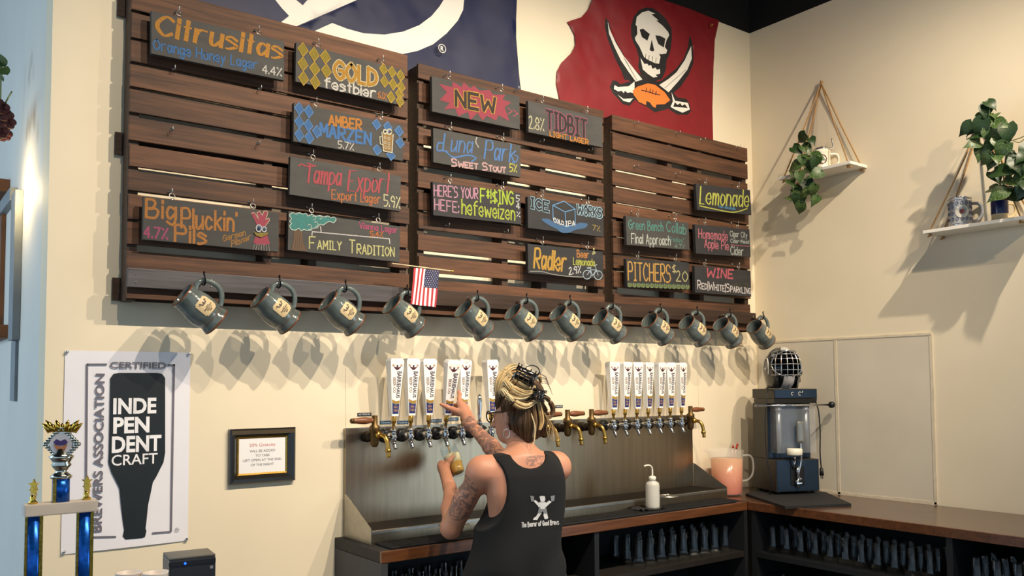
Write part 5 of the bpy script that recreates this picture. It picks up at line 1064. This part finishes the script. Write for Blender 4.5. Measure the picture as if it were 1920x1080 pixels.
# ------------------------------------------------------------ bartender: distance-field body meshed by surface nets
def smin(a, b, k):
    h = np.maximum(k-np.abs(a-b), 0)/k; return np.minimum(a, b)-h*h*k*.25
def vx_(p): return np.array(p, dtype=float)
class Field:
    def __init__(s, lo, hi, h):
        s.lo = vx_(lo); s.h = h; s.n = np.ceil((vx_(hi)-s.lo)/h).astype(int)+1; s.D = np.full(s.n, .3, dtype=np.float32)
        s.ax = [s.lo[i]+h*np.arange(s.n[i]) for i in range(3)]
    def blk(s, lo, hi):
        a = np.clip(np.floor((vx_(lo)-s.lo)/s.h).astype(int), 0, s.n); b = np.clip(np.ceil((vx_(hi)-s.lo)/s.h).astype(int)+1, 0, s.n)
        sl = tuple(slice(a[i], b[i]) for i in range(3)); X = s.ax[0][sl[0]][:, None, None]; Y = s.ax[1][sl[1]][None, :, None]; Z = s.ax[2][sl[2]][None, None, :]
        return sl, X, Y, Z
    def cone(s, a, b, ra, rb, k=.02, m=.06):
        a, b = vx_(a), vx_(b); R = max(ra, rb)+m; sl, X, Y, Z = s.blk(np.minimum(a, b)-R, np.maximum(a, b)+R)
        if s.D[sl].size == 0: return s
        d = b-a; L = max(d@d, 1e-9); t = np.clip(((X-a[0])*d[0]+(Y-a[1])*d[1]+(Z-a[2])*d[2])/L, 0, 1)
        q = np.sqrt((X-a[0]-t*d[0])**2+(Y-a[1]-t*d[1])**2+(Z-a[2]-t*d[2])**2)-(ra+(rb-ra)*t)
        s.D[sl] = smin(s.D[sl], q, k); return s
    def chain(s, P, R, k=.008):
        for i in range(len(P)-1): s.cone(P[i], P[i+1], R[i], R[i+1], k, .03)
        return s
    def ell(s, c, r, k=.03, R=None, cut=False, m=.06):
        c, r = vx_(c), vx_(r); B = max(r)+m; sl, X, Y, Z = s.blk(c-B, c+B); R = np.eye(3) if R is None else R
        x, y, z = X-c[0], Y-c[1], Z-c[2]; u = [R[0, i]*x+R[1, i]*y+R[2, i]*z for i in range(3)]
        q = (np.sqrt(sum((u[i]/r[i])**2 for i in range(3)))-1)*min(r)
        s.D[sl] = np.maximum(s.D[sl], -q) if cut else smin(s.D[sl], q, k); return s
    def sections(s, c, R, zs, A_, B_, k=.03, top=None, bot=None, sh=None):
        Z = s.ax[2]; hz = (np.interp(Z, zs, sh) if sh else 0*Z)[None, None, :]; X = s.ax[0][:, None, None]-c[0]-R[0, 0]*hz; Y = s.ax[1][None, :, None]-c[1]-R[1, 0]*hz
        u = R[0, 0]*X+R[1, 0]*Y; v = R[0, 1]*X+R[1, 1]*Y; a = np.interp(Z, zs, A_)[None, None, :]; b = np.interp(Z, zs, B_)[None, None, :]
        e = 2.3; q = ((np.abs(u/a)**e+np.abs(v/b)**e)**(1/e)-1)*np.minimum(a, b)
        q = np.maximum(q, (Z-(zs[-1] if top is None else top))[None, None, :]); q = np.maximum(q, ((zs[0] if bot is None else bot)-Z)[None, None, :])
        s.D = smin(s.D, q.astype(np.float32), k); return s
    def mesh(s, name, mat, parent, smooth=2, **k_):
        D = s.D; ins = D < 0; n = D.shape; nx, ny, nz = n
        corners = [(i, j, k) for i in (0, 1) for j in (0, 1) for k in (0, 1)]
        sh = lambda A_, c: A_[c[0]:nx-1+c[0], c[1]:ny-1+c[1], c[2]:nz-1+c[2]]
        cnt = sum(sh(ins, c).astype(np.int8) for c in corners); act = (cnt > 0) & (cnt < 8); idx = np.full(act.shape, -1, dtype=np.int64); ids = np.argwhere(act); idx[act] = np.arange(len(ids))
        acc = np.zeros((len(ids), 3)); num = np.zeros(len(ids))
        val = {c: D[ids[:, 0]+c[0], ids[:, 1]+c[1], ids[:, 2]+c[2]].astype(float) for c in corners}
        for c in corners:
            for a_ in range(3):
                if c[a_] == 0:
                    c2 = tuple(c[i]+(1 if i == a_ else 0) for i in range(3)); v0, v1 = val[c], val[c2]; m_ = (v0 < 0) != (v1 < 0)
                    t = np.where(m_, v0/np.where(v0 == v1, 1, v0-v1), 0); p = np.array(c, dtype=float)[None, :]+np.eye(3)[a_][None, :]*t[:, None]
                    acc += p*m_[:, None]; num += m_
        V = (ids+acc/num[:, None])*s.h+s.lo; F = []
        for a_ in range(3):
            b_, c_ = (a_+1) % 3, (a_+2) % 3; e = np.eye(3, dtype=int)
            A0 = [slice(1, n[i]-1) for i in range(3)]; A0[a_] = slice(0, n[a_]-1); A1 = list(A0); A1[a_] = slice(1, n[a_])
            i0, i1 = ins[tuple(A0)], ins[tuple(A1)]; E = np.argwhere(i0 != i1); fl = i0[tuple(E.T)]
            base = E+np.array([A0[i].start for i in range(3)])
            q = [idx[tuple((base-o).T)] for o in (e[b_]*0, e[b_], e[b_]+e[c_], e[c_])]
            Q = np.stack(q, 1); Q[~fl] = Q[~fl][:, ::-1]; F.append(Q)
        F = np.concatenate(F)
        for _ in range(smooth):
            S = np.zeros_like(V); w_ = np.zeros(len(V))
            for i in range(4): np.add.at(S, F[:, i], V[F[:, (i+1) % 4]]+V[F[:, i-1]]); np.add.at(w_, F[:, i], 2)
            V = V*.45+(S/w_[:, None])*.55
        me = bpy.data.meshes.new(name); mi = np.array(wm(parent).inverted()); VL = V@mi[:3, :3].T+mi[:3, 3]
        me.vertices.add(len(V)); me.vertices.foreach_set('co', VL.ravel()); me.loops.add(len(F)*4); me.loops.foreach_set('vertex_index', F.ravel().astype(np.int32))
        me.polygons.add(len(F)); me.polygons.foreach_set('loop_start', np.arange(len(F), dtype=np.int32)*4); me.polygons.foreach_set('use_smooth', np.ones(len(F), dtype=bool))
        me.update(calc_edges=True); me.validate(); me.materials.append(mat); o = bpy.data.objects.new(name, me); C.objects.link(o); o.parent = parent; T(o, **k_)
        return o, V, F
skin = bpy.data.materials.new('skin'); skin.use_nodes = True; nt = skin.node_tree; N, L = nt.nodes, nt.links; b = N['Principled BSDF']
b.inputs['Roughness'].default_value = .5; b.inputs['Subsurface Weight'].default_value = .12; b.inputs['Subsurface Radius'].default_value = (.02, .008, .004)
at1 = N.new('ShaderNodeAttribute'); at1.attribute_name = 'ink'; tcn = N.new('ShaderNodeTexCoord'); n1 = N.new('ShaderNodeTexNoise'); n1.inputs['Scale'].default_value = 42; n1.inputs['Detail'].default_value = 3; n1.inputs['Distortion'].default_value = 1.2
L.new(tcn.outputs['Object'], n1.inputs['Vector']); mr = N.new('ShaderNodeMapRange'); mr.inputs[1].default_value = .45; mr.inputs[2].default_value = .52; L.new(n1.outputs['Fac'], mr.inputs[0])
mu = N.new('ShaderNodeMath'); mu.operation = 'MULTIPLY'; L.new(mr.outputs[0], mu.inputs[0]); L.new(at1.outputs['Fac'], mu.inputs[1]); mu2 = N.new('ShaderNodeMath'); mu2.operation = 'MULTIPLY'; mu2.inputs[1].default_value = .62; L.new(mu.outputs[0], mu2.inputs[0])
n2 = N.new('ShaderNodeTexNoise'); n2.inputs['Scale'].default_value = 9; L.new(tcn.outputs['Object'], n2.inputs['Vector']); ms_ = N.new('ShaderNodeMix'); ms_.data_type = 'RGBA'; ms_.inputs[6].default_value = lin('#c48e70')+[1]; ms_.inputs[7].default_value = lin('#b87a60')+[1]; L.new(n2.outputs['Fac'], ms_.inputs[0])
mk = N.new('ShaderNodeMix'); mk.data_type = 'RGBA'; mk.inputs[7].default_value = lin('#46464a')+[1]; L.new(ms_.outputs[2], mk.inputs[6]); L.new(mu2.outputs[0], mk.inputs[0]); L.new(mk.outputs[2], b.inputs['Base Color'])
Cb = Vector((2.13, 2.77, 0)); sdir = Vector((.966, -.26, 0)); fdir = Vector((.26, .966, 0))
def bp(s_, f_, z): return Cb+sdir*s_+fdir*f_+Vector((0, 0, z))
Rb = np.array([[sdir.x, fdir.x, 0], [sdir.y, fdir.y, 0], [0, 0, 1.]])
pn = thing('person', 'woman with pinned-up blonde hair and black tank top pouring a beer at the taps', 'person', (Cb.x, Cb.y, 0))
SL, SR = bp(-.172, .012, 1.302), bp(.172, .03, 1.306)
EL = at(846, 990, 1, 2.995); WL = at(843, 914, 1, 3.225); HL = at(840, 884, 1, 3.315)
ER = at(950, 868, 1, 2.985); WR = at(881, 795, 1, 3.28); HR = at(868, 772, 1, 3.36)
B = Field((1.80, 2.55, .84), (2.48, 3.56, 1.66), .0045)
B.sections((Cb.x, Cb.y), Rb, [.84, .93, 1.07, 1.22, 1.29, 1.345], [.165, .170, .132, .148, .14, .08], [.105, .11, .085, .098, .085, .055], top=1.35, bot=.86)
B.cone(SL, SR, .046, .046, .05).cone(bp(0, -.01, 1.33), bp(-.13, 0, 1.322), .045, .03, .06).cone(bp(0, -.01, 1.33), bp(.13, .01, 1.325), .045, .03, .06)
B.ell(SL, (.050, .050, .055), .04).ell(SR, (.050, .050, .055), .04)
for s_ in (-1, 1): B.ell(bp(s_*.075, -.065, 1.24), (.06, .03, .085), .04, Rb)
HC = Vector((2.150, 2.835, 1.532)); hf = Vector((-.36, .92, -.14)).normalized(); hl = Vector((-hf.y, hf.x, 0)).normalized()*1.0; hl = Vector((0, 0, 1)).cross(hf).normalized(); hu = hf.cross(hl).normalized()
hp = lambda l, f, u: HC+hl*l+hf*f+hu*u
B.cone(bp(0, .0, 1.33), HC-Vector((0, .0, .07))-hf*.02, .055, .051, .05)
Rh = np.array([list(hl), list(hf), list(hu)]).T
B.ell(hp(0, -.01, .02), (.074, .092, .088), .03, Rh).ell(hp(0, .035, -.045), (.055, .062, .070), .035, Rh).ell(hp(0, .062, -.092), (.028, .024, .020), .03, Rh)
B.cone(hp(0, .092, .0), hp(0, .112, -.038), .009, .013, .012).ell(hp(0, .088, -.066), (.024, .012, .010), .008, Rh).ell(hp(.030, .082, .005), (.014, .009, .009), .008, Rh).ell(hp(-.030, .082, .005), (.014, .009, .009), .008, Rh)
for s_ in (-1, 1): B.ell(hp(s_*.079, -.002, -.014), (.012, .019, .033), .006, Rh).ell(hp(s_*.090, .001, -.010), (.006, .009, .019), .001, Rh, cut=True)
# left arm and hand round the glass
B.cone(SL, EL, .047, .036, .03).cone(SL*.55+EL*.45+Vector((-.006, .01, 0)), EL, .042, .034, .03).cone(EL, EL*.55+WL*.45, .036, .038, .03).cone(EL*.55+WL*.45, WL, .038, .024, .02)
gB, gT = at(862, 890, 1, 3.385), at(839, 838, 1, 3.466)
gax = (gT-gB).normalized(); gm = lambda t: gB+gax*t
cl_ = (HL-WL).normalized()
side = gax.cross(Vector((.6, .8, 0))).normalized()    # points left/right of the glass as seen
if side.dot(Vector((-.8, .6, 0))) < 0: side = -side
fr_ = side.cross(gax).normalized()
if fr_.y > 0: fr_ = -fr_
def gp(a, r, t):
    r += .0045; return gm(t)+side*(math.cos(a)*r)+fr_*(math.sin(a)*r)   # a=0 left side, 90 towards viewer
B.cone(WL, gp(.5, .058, .055), .025, .026, .02).cone(WL, gp(.1, .056, .03), .024, .023, .02).cone(gp(.45, .056, .075), gp(.35, .055, .02), .021, .021, .02)
for k_, (t, rr) in enumerate(((.088, .0092), (.067, .0098), (.045, .0095), (.024, .0084))):
    B.chain([gp(.35, .052, t-.005), gp(-.15, .050, t), gp(-.85, .047, t+.003), gp(-1.55, .0455, t+.004), gp(-2.0+.1*k_, .0455, t+.004)], [rr+.002, rr+.001, rr, rr-.0005, rr-.0015], .007)
B.chain([WL*.5+gp(.7, .055, .05)*.5, gp(.95, .055, .055), gp(1.35, .050, .068), gp(1.75, .0475, .078)], [.018, .0145, .0115, .0095], .010)
# right arm and hand round the pulled handle
B.cone(SR, ER, .047, .037, .03).cone(ER, ER*.6+WR*.4, .037, .0365, .03).cone(ER*.6+WR*.4, WR, .0365, .0235, .02)
tx4 = tapx(835.5)
def hx(l, y, z): return Vector((tx4+l, y, z))
zg = at(860, 768, 1, 3.43).z
K = [at(862, 757, 1, 3.428), at(869, 760, 1, 3.433), at(874, 766, 1, 3.438), at(876, 773, 1, 3.438)]
B.cone(WR, K[0], .023, .017, .02).cone(WR, K[1], .023, .017, .02).cone(WR, K[2], .023, .016, .02).cone(WR, K[3], .022, .015, .02)
B.chain([K[0], at(861, 747, 1, 3.446), at(862, 739, 1, 3.462), at(860, 734, 1, 3.474)], [.0125, .0105, .0095, .008], .008)
for i in (1, 2, 3):
    z_ = K[i].z+.004-.004*i
    B.chain([K[i], Vector((tx4+.045, 3.465, z_)), Vector((tx4+.044, 3.508, z_)), Vector((tx4+.022, 3.527, z_)), Vector((tx4+.0, 3.527, z_))], [.0125, .0105, .0098, .009, .008], .007)
B.chain([WR*.45+K[0]*.55+Vector((-.008, 0, -.006)), at(849, 768, 1, 3.42), at(838, 763, 1, 3.437), at(827, 758, 1, 3.455)], [.017, .0135, .0105, .0085], .010)
body, V, F = B.mesh('body', skin, pn, 2)
ink_v = np.zeros(len(V)); 
def near(P0, P1, r): 
    a, b_ = vx_(P0), vx_(P1); d = b_-a; t = np.clip(((V-a)@d)/(d@d), 0, 1); return np.linalg.norm(V-a-t[:, None]*d, axis=1) < r
ink_v[near(ER*.9+WR*.1, WR*.93+ER*.07, .055)] = 1; ink_v[near(SL*.8+EL*.2+Vector((-.03, -.01, 0)), SL*.35+EL*.65+Vector((-.03, -.02, 0)), .045)] = 1; ink_v[near(EL+Vector((.0, -.03, .03)), EL+Vector((.03, -.03, .0)), .028)] = 1
ink_v[near(EL*.6+WL*.4+Vector((0, -.03, 0)), EL*.5+WL*.5+Vector((0, -.03, 0)), .02)] = .8; q1, q2 = at(992, 866, 1, 2.70), at(1020, 864, 1, 2.69); ink_v[near(q1, q2, .024)] = .9
a_ = body.data.attributes.new('ink', 'FLOAT', 'POINT'); a_.data.foreach_set('value', ink_v)
# tank top
S = Field((1.86, 2.52, .80), (2.40, 3.04, 1.42), .0045)
S.sections((Cb.x, Cb.y), Rb, [.80, .93, 1.07, 1.22, 1.29, 1.36], [.212, .205, .188, .171, .163, .10], [.15, .145, .130, .114, .100, .066], top=1.355, bot=.815, sh=[-.038, -.032, -.016, 0, 0, 0])
S.cone(SL*.75+SR*.25, SR, .052, .052, .04).cone(bp(0, -.005, 1.33), bp(-.13, 0, 1.326), .049, .036, .04).cone(bp(0, -.005, 1.33), bp(.13, .01, 1.329), .049, .036, .04)
for s_ in (-1, 1): S.ell(bp(s_*.075, -.068, 1.24), (.07, .036, .10), .05, Rb)
X_ = S.ax[0][:, None, None]; Y_ = S.ax[1][None, :, None]; Z_ = S.ax[2][None, None, :]
sa = (X_-Cb.x)*sdir.x+(Y_-Cb.y)*sdir.y; fa = (X_-Cb.x)*fdir.x+(Y_-Cb.y)*fdir.y
ph = sa*38+3*np.sin(Z_*9); S.D += ((.005*np.sin(ph+Z_*14)+.005*np.sin(sa*17-Z_*26))*np.clip((1.27-Z_)/.3, 0, 1)).astype(np.float32)
cutn = lambda q: np.maximum(S.D, -q.astype(np.float32))
S.D = cutn((np.sqrt(((sa+.205)/.102)**2+((Z_-1.245)/.165)**2+0*fa)-1)*.1); S.D = cutn((np.sqrt(((sa-.242)/.074)**2+((Z_-1.25)/.15)**2+0*fa)-1)*.08)
S.D = cutn((np.sqrt(((sa-.004)/.080)**2+((Z_-1.385)/.068)**2+0*fa)-1)*.07); S.D = np.maximum(S.D, (Z_-1.392).astype(np.float32)+0*S.D)
tank = M('tank_black', '#0c0d0f', .9, amt=.15, scale=200, bump=.08)
top, TV, TF = S.mesh('tank_top', tank, pn, 2)
bvh = BVHTree.FromPolygons([tuple(v) for v in TV], [tuple(int(i) for i in f) for f in TF])
def onshirt(u, v, off=.0016):
    d = ray(u, v).normalized(); h_ = bvh.ray_cast(Vector((0, 0, H)), d)
    if h_[0] is None: return None
    n_ = h_[1] if h_[1].dot(d) < 0 else -h_[1]; return h_[0]+n_*off
prw = M('print_white', '#c8c8c8', .7); prg = M('print_grey_ink', '#77797c', .7)
ZB = lambda p: z2(2.454, 620, 640, p)
def shp(mb, pts, off):
    P = ZB(pts); c = (sum(p[0] for p in P)/len(P), sum(p[1] for p in P)/len(P)); V_ = [onshirt(*c, off)]
    R_ = [onshirt(*p, off) for p in P]
    if any(r is None for r in R_+V_): return
    n_ = len(R_); mb.add(V_+R_, [(0, 1+i, 1+(i+1) % n_) for i in range(n_)])
m = MB()
for P in ([(960, 714), (968, 711), (984, 712), (987, 728), (982, 738), (966, 738)], [(932, 735), (942, 730), (962, 748), (966, 762), (958, 766), (952, 756)], [(985, 748), (1004, 732), (1016, 738), (994, 758), (988, 766), (982, 760)], [(958, 740), (990, 740), (990, 766), (958, 766)], [(955, 788), (970, 790), (955, 812), (950, 822), (930, 821), (934, 812), (944, 806)], [(980, 788), (994, 788), (1000, 812), (996, 818), (984, 818), (978, 800)]): shp(m, P, .0018)
m.build('bear_print', prw, top)
m = MB()
for P in ([(917, 710), (934, 712), (935, 735), (922, 738)], [(1010, 712), (1030, 708), (1027, 734), (1014, 736)], [(958, 762), (990, 762), (996, 792), (980, 792), (974, 778), (966, 792), (952, 790)]): shp(m, P, .0024)
m.build('bear_print', prg, top)
m = MB()
for P in ([(962, 756), (984, 756), (984, 772), (964, 772)],): shp(m, P, .003)
Sx, W = strokes('The Bearer of Good Brews'); p0, p1 = ZB([(878, 856), (1048, 842)]); 
for pl_ in Sx:
    R_ = [onshirt(p0[0]+(p1[0]-p0[0])*q.x/W-.0*q.y, p0[1]+(p1[1]-p0[1])*q.x/W-q.y*1.5, .002) for q in pl_]
    if None not in R_: ribbon(m, R_, .0028, (-ray(1010, 980)).normalized())
m.build('shirt_lettering', prw, top)
# trousers and shoes
J = Field((1.82, 2.50, 0.03), (2.44, 3.05, .93), .008)
J.sections((Cb.x, Cb.y), Rb, [.82, .90], [.178, .176], [.118, .118], top=.905, bot=.80, k=.05)
for s_ in (-1, 1): J.cone(bp(s_*.085, 0, .82), bp(s_*.095, .02, .48), .095, .062, .05).cone(bp(s_*.095, .02, .48), bp(s_*.10, -.01, .08), .062, .048, .03)
J.mesh('trousers', M('trousers_dark', '#16181e', .8), pn, 1)
for s_ in (-1, 1):
    J = Field(tuple(bp(s_*.10, .03, 0)-Vector((.17, .2, 0.02))), tuple(bp(s_*.10, .03, .13)+Vector((.17, .2, .02))), .007)
    J.cone(bp(s_*.10, -.03, .045), bp(s_*.10, .13, .036), .042, .034, .03).cone(bp(s_*.10, -.02, .05), bp(s_*.10, -.02, .10), .04, .042, .03); J.D = np.maximum(J.D, (0.002-J.ax[2])[None, None, :].astype(np.float32))
    J.mesh('shoe', blackp, pn, 1)
# glasses, earrings
gfm = M('glasses_frame', '#1c1418', .3)
m = MB()
for s_ in (1, -1):
    m.tube(catmull([hp(s_*.082, -.012, .008), hp(s_*.080, .03, .012), hp(s_*.072, .085, .012), hp(s_*.066, .100, .012)], 3), .0032, 6)
    c = hp(s_*.037, .108, .0); m.tube([c+hl*(math.cos(t)*.029)+hu*(math.sin(t)*.023)+hf*(-.006*s_*math.cos(t)) for t in [2*PI*k/20 for k in range(20)]], .0030, 6, closed=True)
m.tube([hp(.010, .112, .005), hp(-.010, .112, .005)], .0022, 6); m.build('eyeglasses', gfm, pn)
m = MB(); c = hp(.082, .004, -.080); m.tube([c+hf*math.cos(t)*.016+Vector((0, 0, math.sin(t)*.018)) for t in [2*PI*k/20 for k in range(20)]], .0013, 6, closed=True); m.build('hoop_earring', chrome, pn)
m = MB(); c = hp(.087, -.002, -.038); m.sphere(c, .003, 6).sphere(c-Vector((0, 0, .008)), .0022, 6).sphere(c-Vector((0, 0, .016)), .003, 6); m.build('stud_earring', chrome, pn)
# hair: a dark cap, then rolled blonde locks and loose strands
hb = M('hair_brown', '#4e3a29', .5, amt=.4, scale=8, stretch=(20, 20, 2)); hbl = M('hair_blonde', '#b89a6a', .42, amt=.25, scale=30); hlt = M('hair_light', '#d8c090', .42, amt=.2, scale=30); hmd = M('hair_mid', '#6b5238', .45, amt=.3, scale=30)
Hh_ = Field((2.0, 2.66, 1.36), (2.32, 2.98, 1.76), .005)
Hh_.ell(hp(0, -.018, .032), (.086, .098, .094), .03, Rh).ell(hp(0, -.055, -.02), (.072, .055, .068), .03, Rh)
x_, y_, z_ = Hh_.ax[0][:, None, None]-HC.x, Hh_.ax[1][None, :, None]-HC.y, Hh_.ax[2][None, None, :]-HC.z
fz = x_*hf.x+y_*hf.y+z_*hf.z; uz = x_*hu.x+y_*hu.y+z_*hu.z; lz = x_*hl.x+y_*hl.y+z_*hl.z
face = np.minimum(fz+.016-np.clip((uz-.015)*1.1, 0, .10), .075-uz); Hh_.D = np.maximum(Hh_.D, face.astype(np.float32))
Hh_.ell(hp(.02, -.06, .105), (.062, .058, .050), .03, Rh).ell(hp(-.02, -.085, .070), (.060, .042, .052), .03, Rh)
Hh_.mesh('hair_cap', hb, pn, 2)
rnd = random.Random(11)
def lock(name, mat, guide, rad, n, thick=.0022, taper=True, loose=.0):
    G = catmull([at(u, v, 1, y) for u, v, y in guide], 5); m = MB(); N_ = len(G)
    for k in range(n):
        ph0 = rnd.random()*2*PI; r0 = math.sqrt(rnd.random()); tw = rnd.uniform(.4, 1.2); P = []; th = thick*rnd.uniform(.7, 1.3)
        for i, g in enumerate(G):
            t = i/(N_-1); d = (G[min(i+1, N_-1)]-G[max(i-1, 0)]).normalized(); a = d.orthogonal().normalized(); b2 = d.cross(a)
            rr = rad*r0*(.55+.45*math.sin(PI*min(1, t*1.1)) if taper else 1)+loose*t*rnd.uniform(-1, 1)
            P.append(g+a*math.cos(ph0+tw*t)*rr+b2*math.sin(ph0+tw*t)*rr)
        m.tube(P, [th*(.4+.6*math.sin(PI*(.08+.84*i/(N_-1)))) for i in range(N_)], 5)
    m.build(name, mat, pn, kind='stuff')
LK_ = [([(934, 748, 2.80), (936, 720, 2.79), (950, 697, 2.78), (968, 690, 2.76), (985, 700, 2.74)], .020), ([(936, 752, 2.79), (946, 725, 2.76), (962, 705, 2.75), (982, 702, 2.74)], .022), ([(940, 730, 2.75), (955, 745, 2.73), (978, 745, 2.72), (998, 735, 2.715)], .018), ([(945, 715, 2.75), (960, 730, 2.725), (980, 738, 2.715), (1002, 733, 2.71)], .020),
       ([(952, 700, 2.76), (968, 715, 2.73), (985, 725, 2.715), (1002, 728, 2.71)], .018), ([(948, 738, 2.735), (965, 756, 2.715), (985, 762, 2.71), (1005, 752, 2.705)], .014)]
for i, (g, r) in enumerate(LK_): lock('hair_lock', hbl, g, r, 34, .0024); lock('hair_lock', hlt, [(u+1, v-1, y-.004) for u, v, y in g], r, 22, .0020)
lock('hair_lock', hbl, [(996, 722, 2.70), (1000, 708, 2.695), (1010, 706, 2.695), (1014, 718, 2.70)], .013, 30); lock('hair_lock', hmd, [(1002, 748, 2.71), (1022, 745, 2.71), (1036, 762, 2.715), (1034, 780, 2.72), (1022, 782, 2.72)], .010, 30)
lock('hair_lock', hbl, [(1006, 742, 2.70), (1012, 765, 2.70), (1016, 790, 2.70), (1012, 806, 2.70)], .009, 24)
lock('hair_lock', hmd, [(1000, 752, 2.705), (1003, 775, 2.70), (1004, 800, 2.70), (1000, 820, 2.70)], .008, 20); lock('hair_lock', hlt, [(996, 775, 2.695), (1003, 800, 2.69), (1002, 825, 2.69), (998, 846, 2.69)], .0025, 5, .0012)
# brown hair swept up the back of the head
for k in range(18):
    q_ = k-8.5; y0 = 2.716+.0009*q_*q_-.0012*q_; rr_ = rnd.uniform(-2, 2)
    G_ = [(992+q_*3.0, 830-abs(q_)*1.6, y0+.022), (990+q_*3.9+rr_, 800, y0+.002), (990+q_*4.2, 775+rr_, y0-.004), (988+q_*3.2, 752, 2.706)]
    for mt, n_, th in ((hb, 14, .0015), (hmd, 9, .0013), (hbl if k % 5 == 2 else hmd, 3, .0010)): lock('hair_lock', mt, G_, .0085, n_, th)
for k in range(7): lock('hair_wisp', hbl, [(1018+k*2, 770+k*3, 2.71), (1028+k*3, 790+k*4, 2.705), (1026+k*4, 806+k*3, 2.70), (1030+k*3, 822+k*2, 2.70)], .004, 3, .0007)
for k in range(6): lock('hair_wisp', hmd, [(1012, 700+k*4, 2.70), (1022+k, 705+k*3, 2.70), (1026+k*2, 716+k*5, 2.70)], .003, 2, .0007)
for k in range(6): lock('hair_lock', hmd if k % 2 else hb, [(931+k*2.5, 768-k*2, 2.80-.006*k), (930+k*2.5, 752-k*2, 2.79-.006*k), (934+k*3, 736-k*3, 2.78-.006*k), (946+k*3, 722-k*2, 2.765-.005*k)], .006, 12, .0015)
for k in range(5): lock('hair_lock', hmd if k % 2 else hb, [(943+k*2.6, 774-k, 2.765-.008*k), (942+k*3, 762-k, 2.755-.008*k), (946+k*3.4, 750-k, 2.742-.006*k), (958+k*4, 742-k, 2.725-.003*k)], .007, 14, .0015)
# two black claw clips
clp = M('claw_clip', '#0c0c0e', .12, coat=.8)
def claw(c, w, hgt, ax, name_label):
    m = MB(); m.smooth = True; c = Vector(c); out = Vector((-.60, -.80, 0)); ax = Vector(ax); ax = (ax-out*ax.dot(out)).normalized(); cr = ax.cross(out).normalized()
    for s_ in (-1, 1):      # two curved jaws
        R_ = [[c+ax*(w/2*math.sin(i/6*PI/2*.95))+cr*(s_*hgt/2*math.sin(j/5*PI/2))+out*(.016*math.cos(j/5*PI/2)*math.cos(i/6*PI/2*.9)-.004) for i in range(-6, 7)] for j in range(1, 6)]
        m.ring(R_, close_u=False, cap=False)
        for i in range(-5, 6, 2):
            b_ = c+ax*(w/2*math.sin(i/6*PI/2*.95)); m.tube([b_+cr*s_*hgt*.5, b_+cr*s_*(hgt*.5+.008)-out*.006, b_+cr*s_*(hgt*.5+.006)-out*.016], [.003, .0026, .0015], 6)
    for i in range(-4, 5, 2): b_ = c+ax*(w/2*math.sin(i/6*PI/2*.95)); m.tube([b_+cr*hgt*.38+out*.008, b_+cr*.004+out*.016, b_-cr*hgt*.38+out*.008], .0024, 6)
    m.cyl(c-ax*w*.42+out*.014, c+ax*w*.42+out*.014, .0045, n=10); m.build('hair_clip', clp, pn, label=name_label)
claw(at(985, 705, 1, 2.695), .092, .055, (.8, -.45, -.45), 'upper black claw clip'); claw(at(1009, 741, 1, 2.685), .050, .045, (.25, -.1, 1), 'lower black claw clip')
m = MB(); c = at(998, 697, 1, 2.71); m.tube(catmull([at(984, 691, 1, 2.70), at(996, 685, 1, 2.70), at(1009, 690, 1, 2.70), at(1013, 703, 1, 2.70)], 5), .0022, 6); m.build('hair_clip', clp, pn, label='thin black hair tie loop')
# beer glass under the spout
bg = thing('beer_glass', 'tilted glass half full of foaming beer in the bartender\'s hand', 'glass', tuple(gB))
LG = (gT-gB).length
GP2 = [(0, 0), (.026, 0), (.028, .004), (.031, .02), (.037, .06), (.0415, .09), (.041, LG-.02), (.0385, LG), (.037, LG), (.0395, LG-.02), (.040, .09), (.0355, .06), (.0295, .02), (.026, .010), (0, .010)]
MB().lathe(GP2, gB, gax, n=28).build('glass_wall', glass_m, bg)
beer = bpy.data.materials.new('beer'); beer.use_nodes = True; b = beer.node_tree.nodes['Principled BSDF']; b.inputs['Base Color'].default_value = lin('#d0a04c')+[1]; b.inputs['Roughness'].default_value = .15; b.inputs['Alpha'].default_value = .85
MB().lathe([(0, .0105), (.0255, .0105), (.029, .02), (.0348, .06), (0, .06)], gB, gax, n=24).build('beer', beer, bg)
MB().lathe([(0, .0602), (.0348, .0605), (.0392, .090), (.0385, .103), (.030, .107), (.015, .109), (0, .107)], gB, gax, n=24).build('foam', M('foam', '#e8d4a8', .8, amt=.08, scale=120, bump=.3), bg)
MB().tube([Vector((tx4, YSH-.104, ZSH-.056)), gm(.106)], [.0035, .003], 8).build('beer_stream', beer, bg)
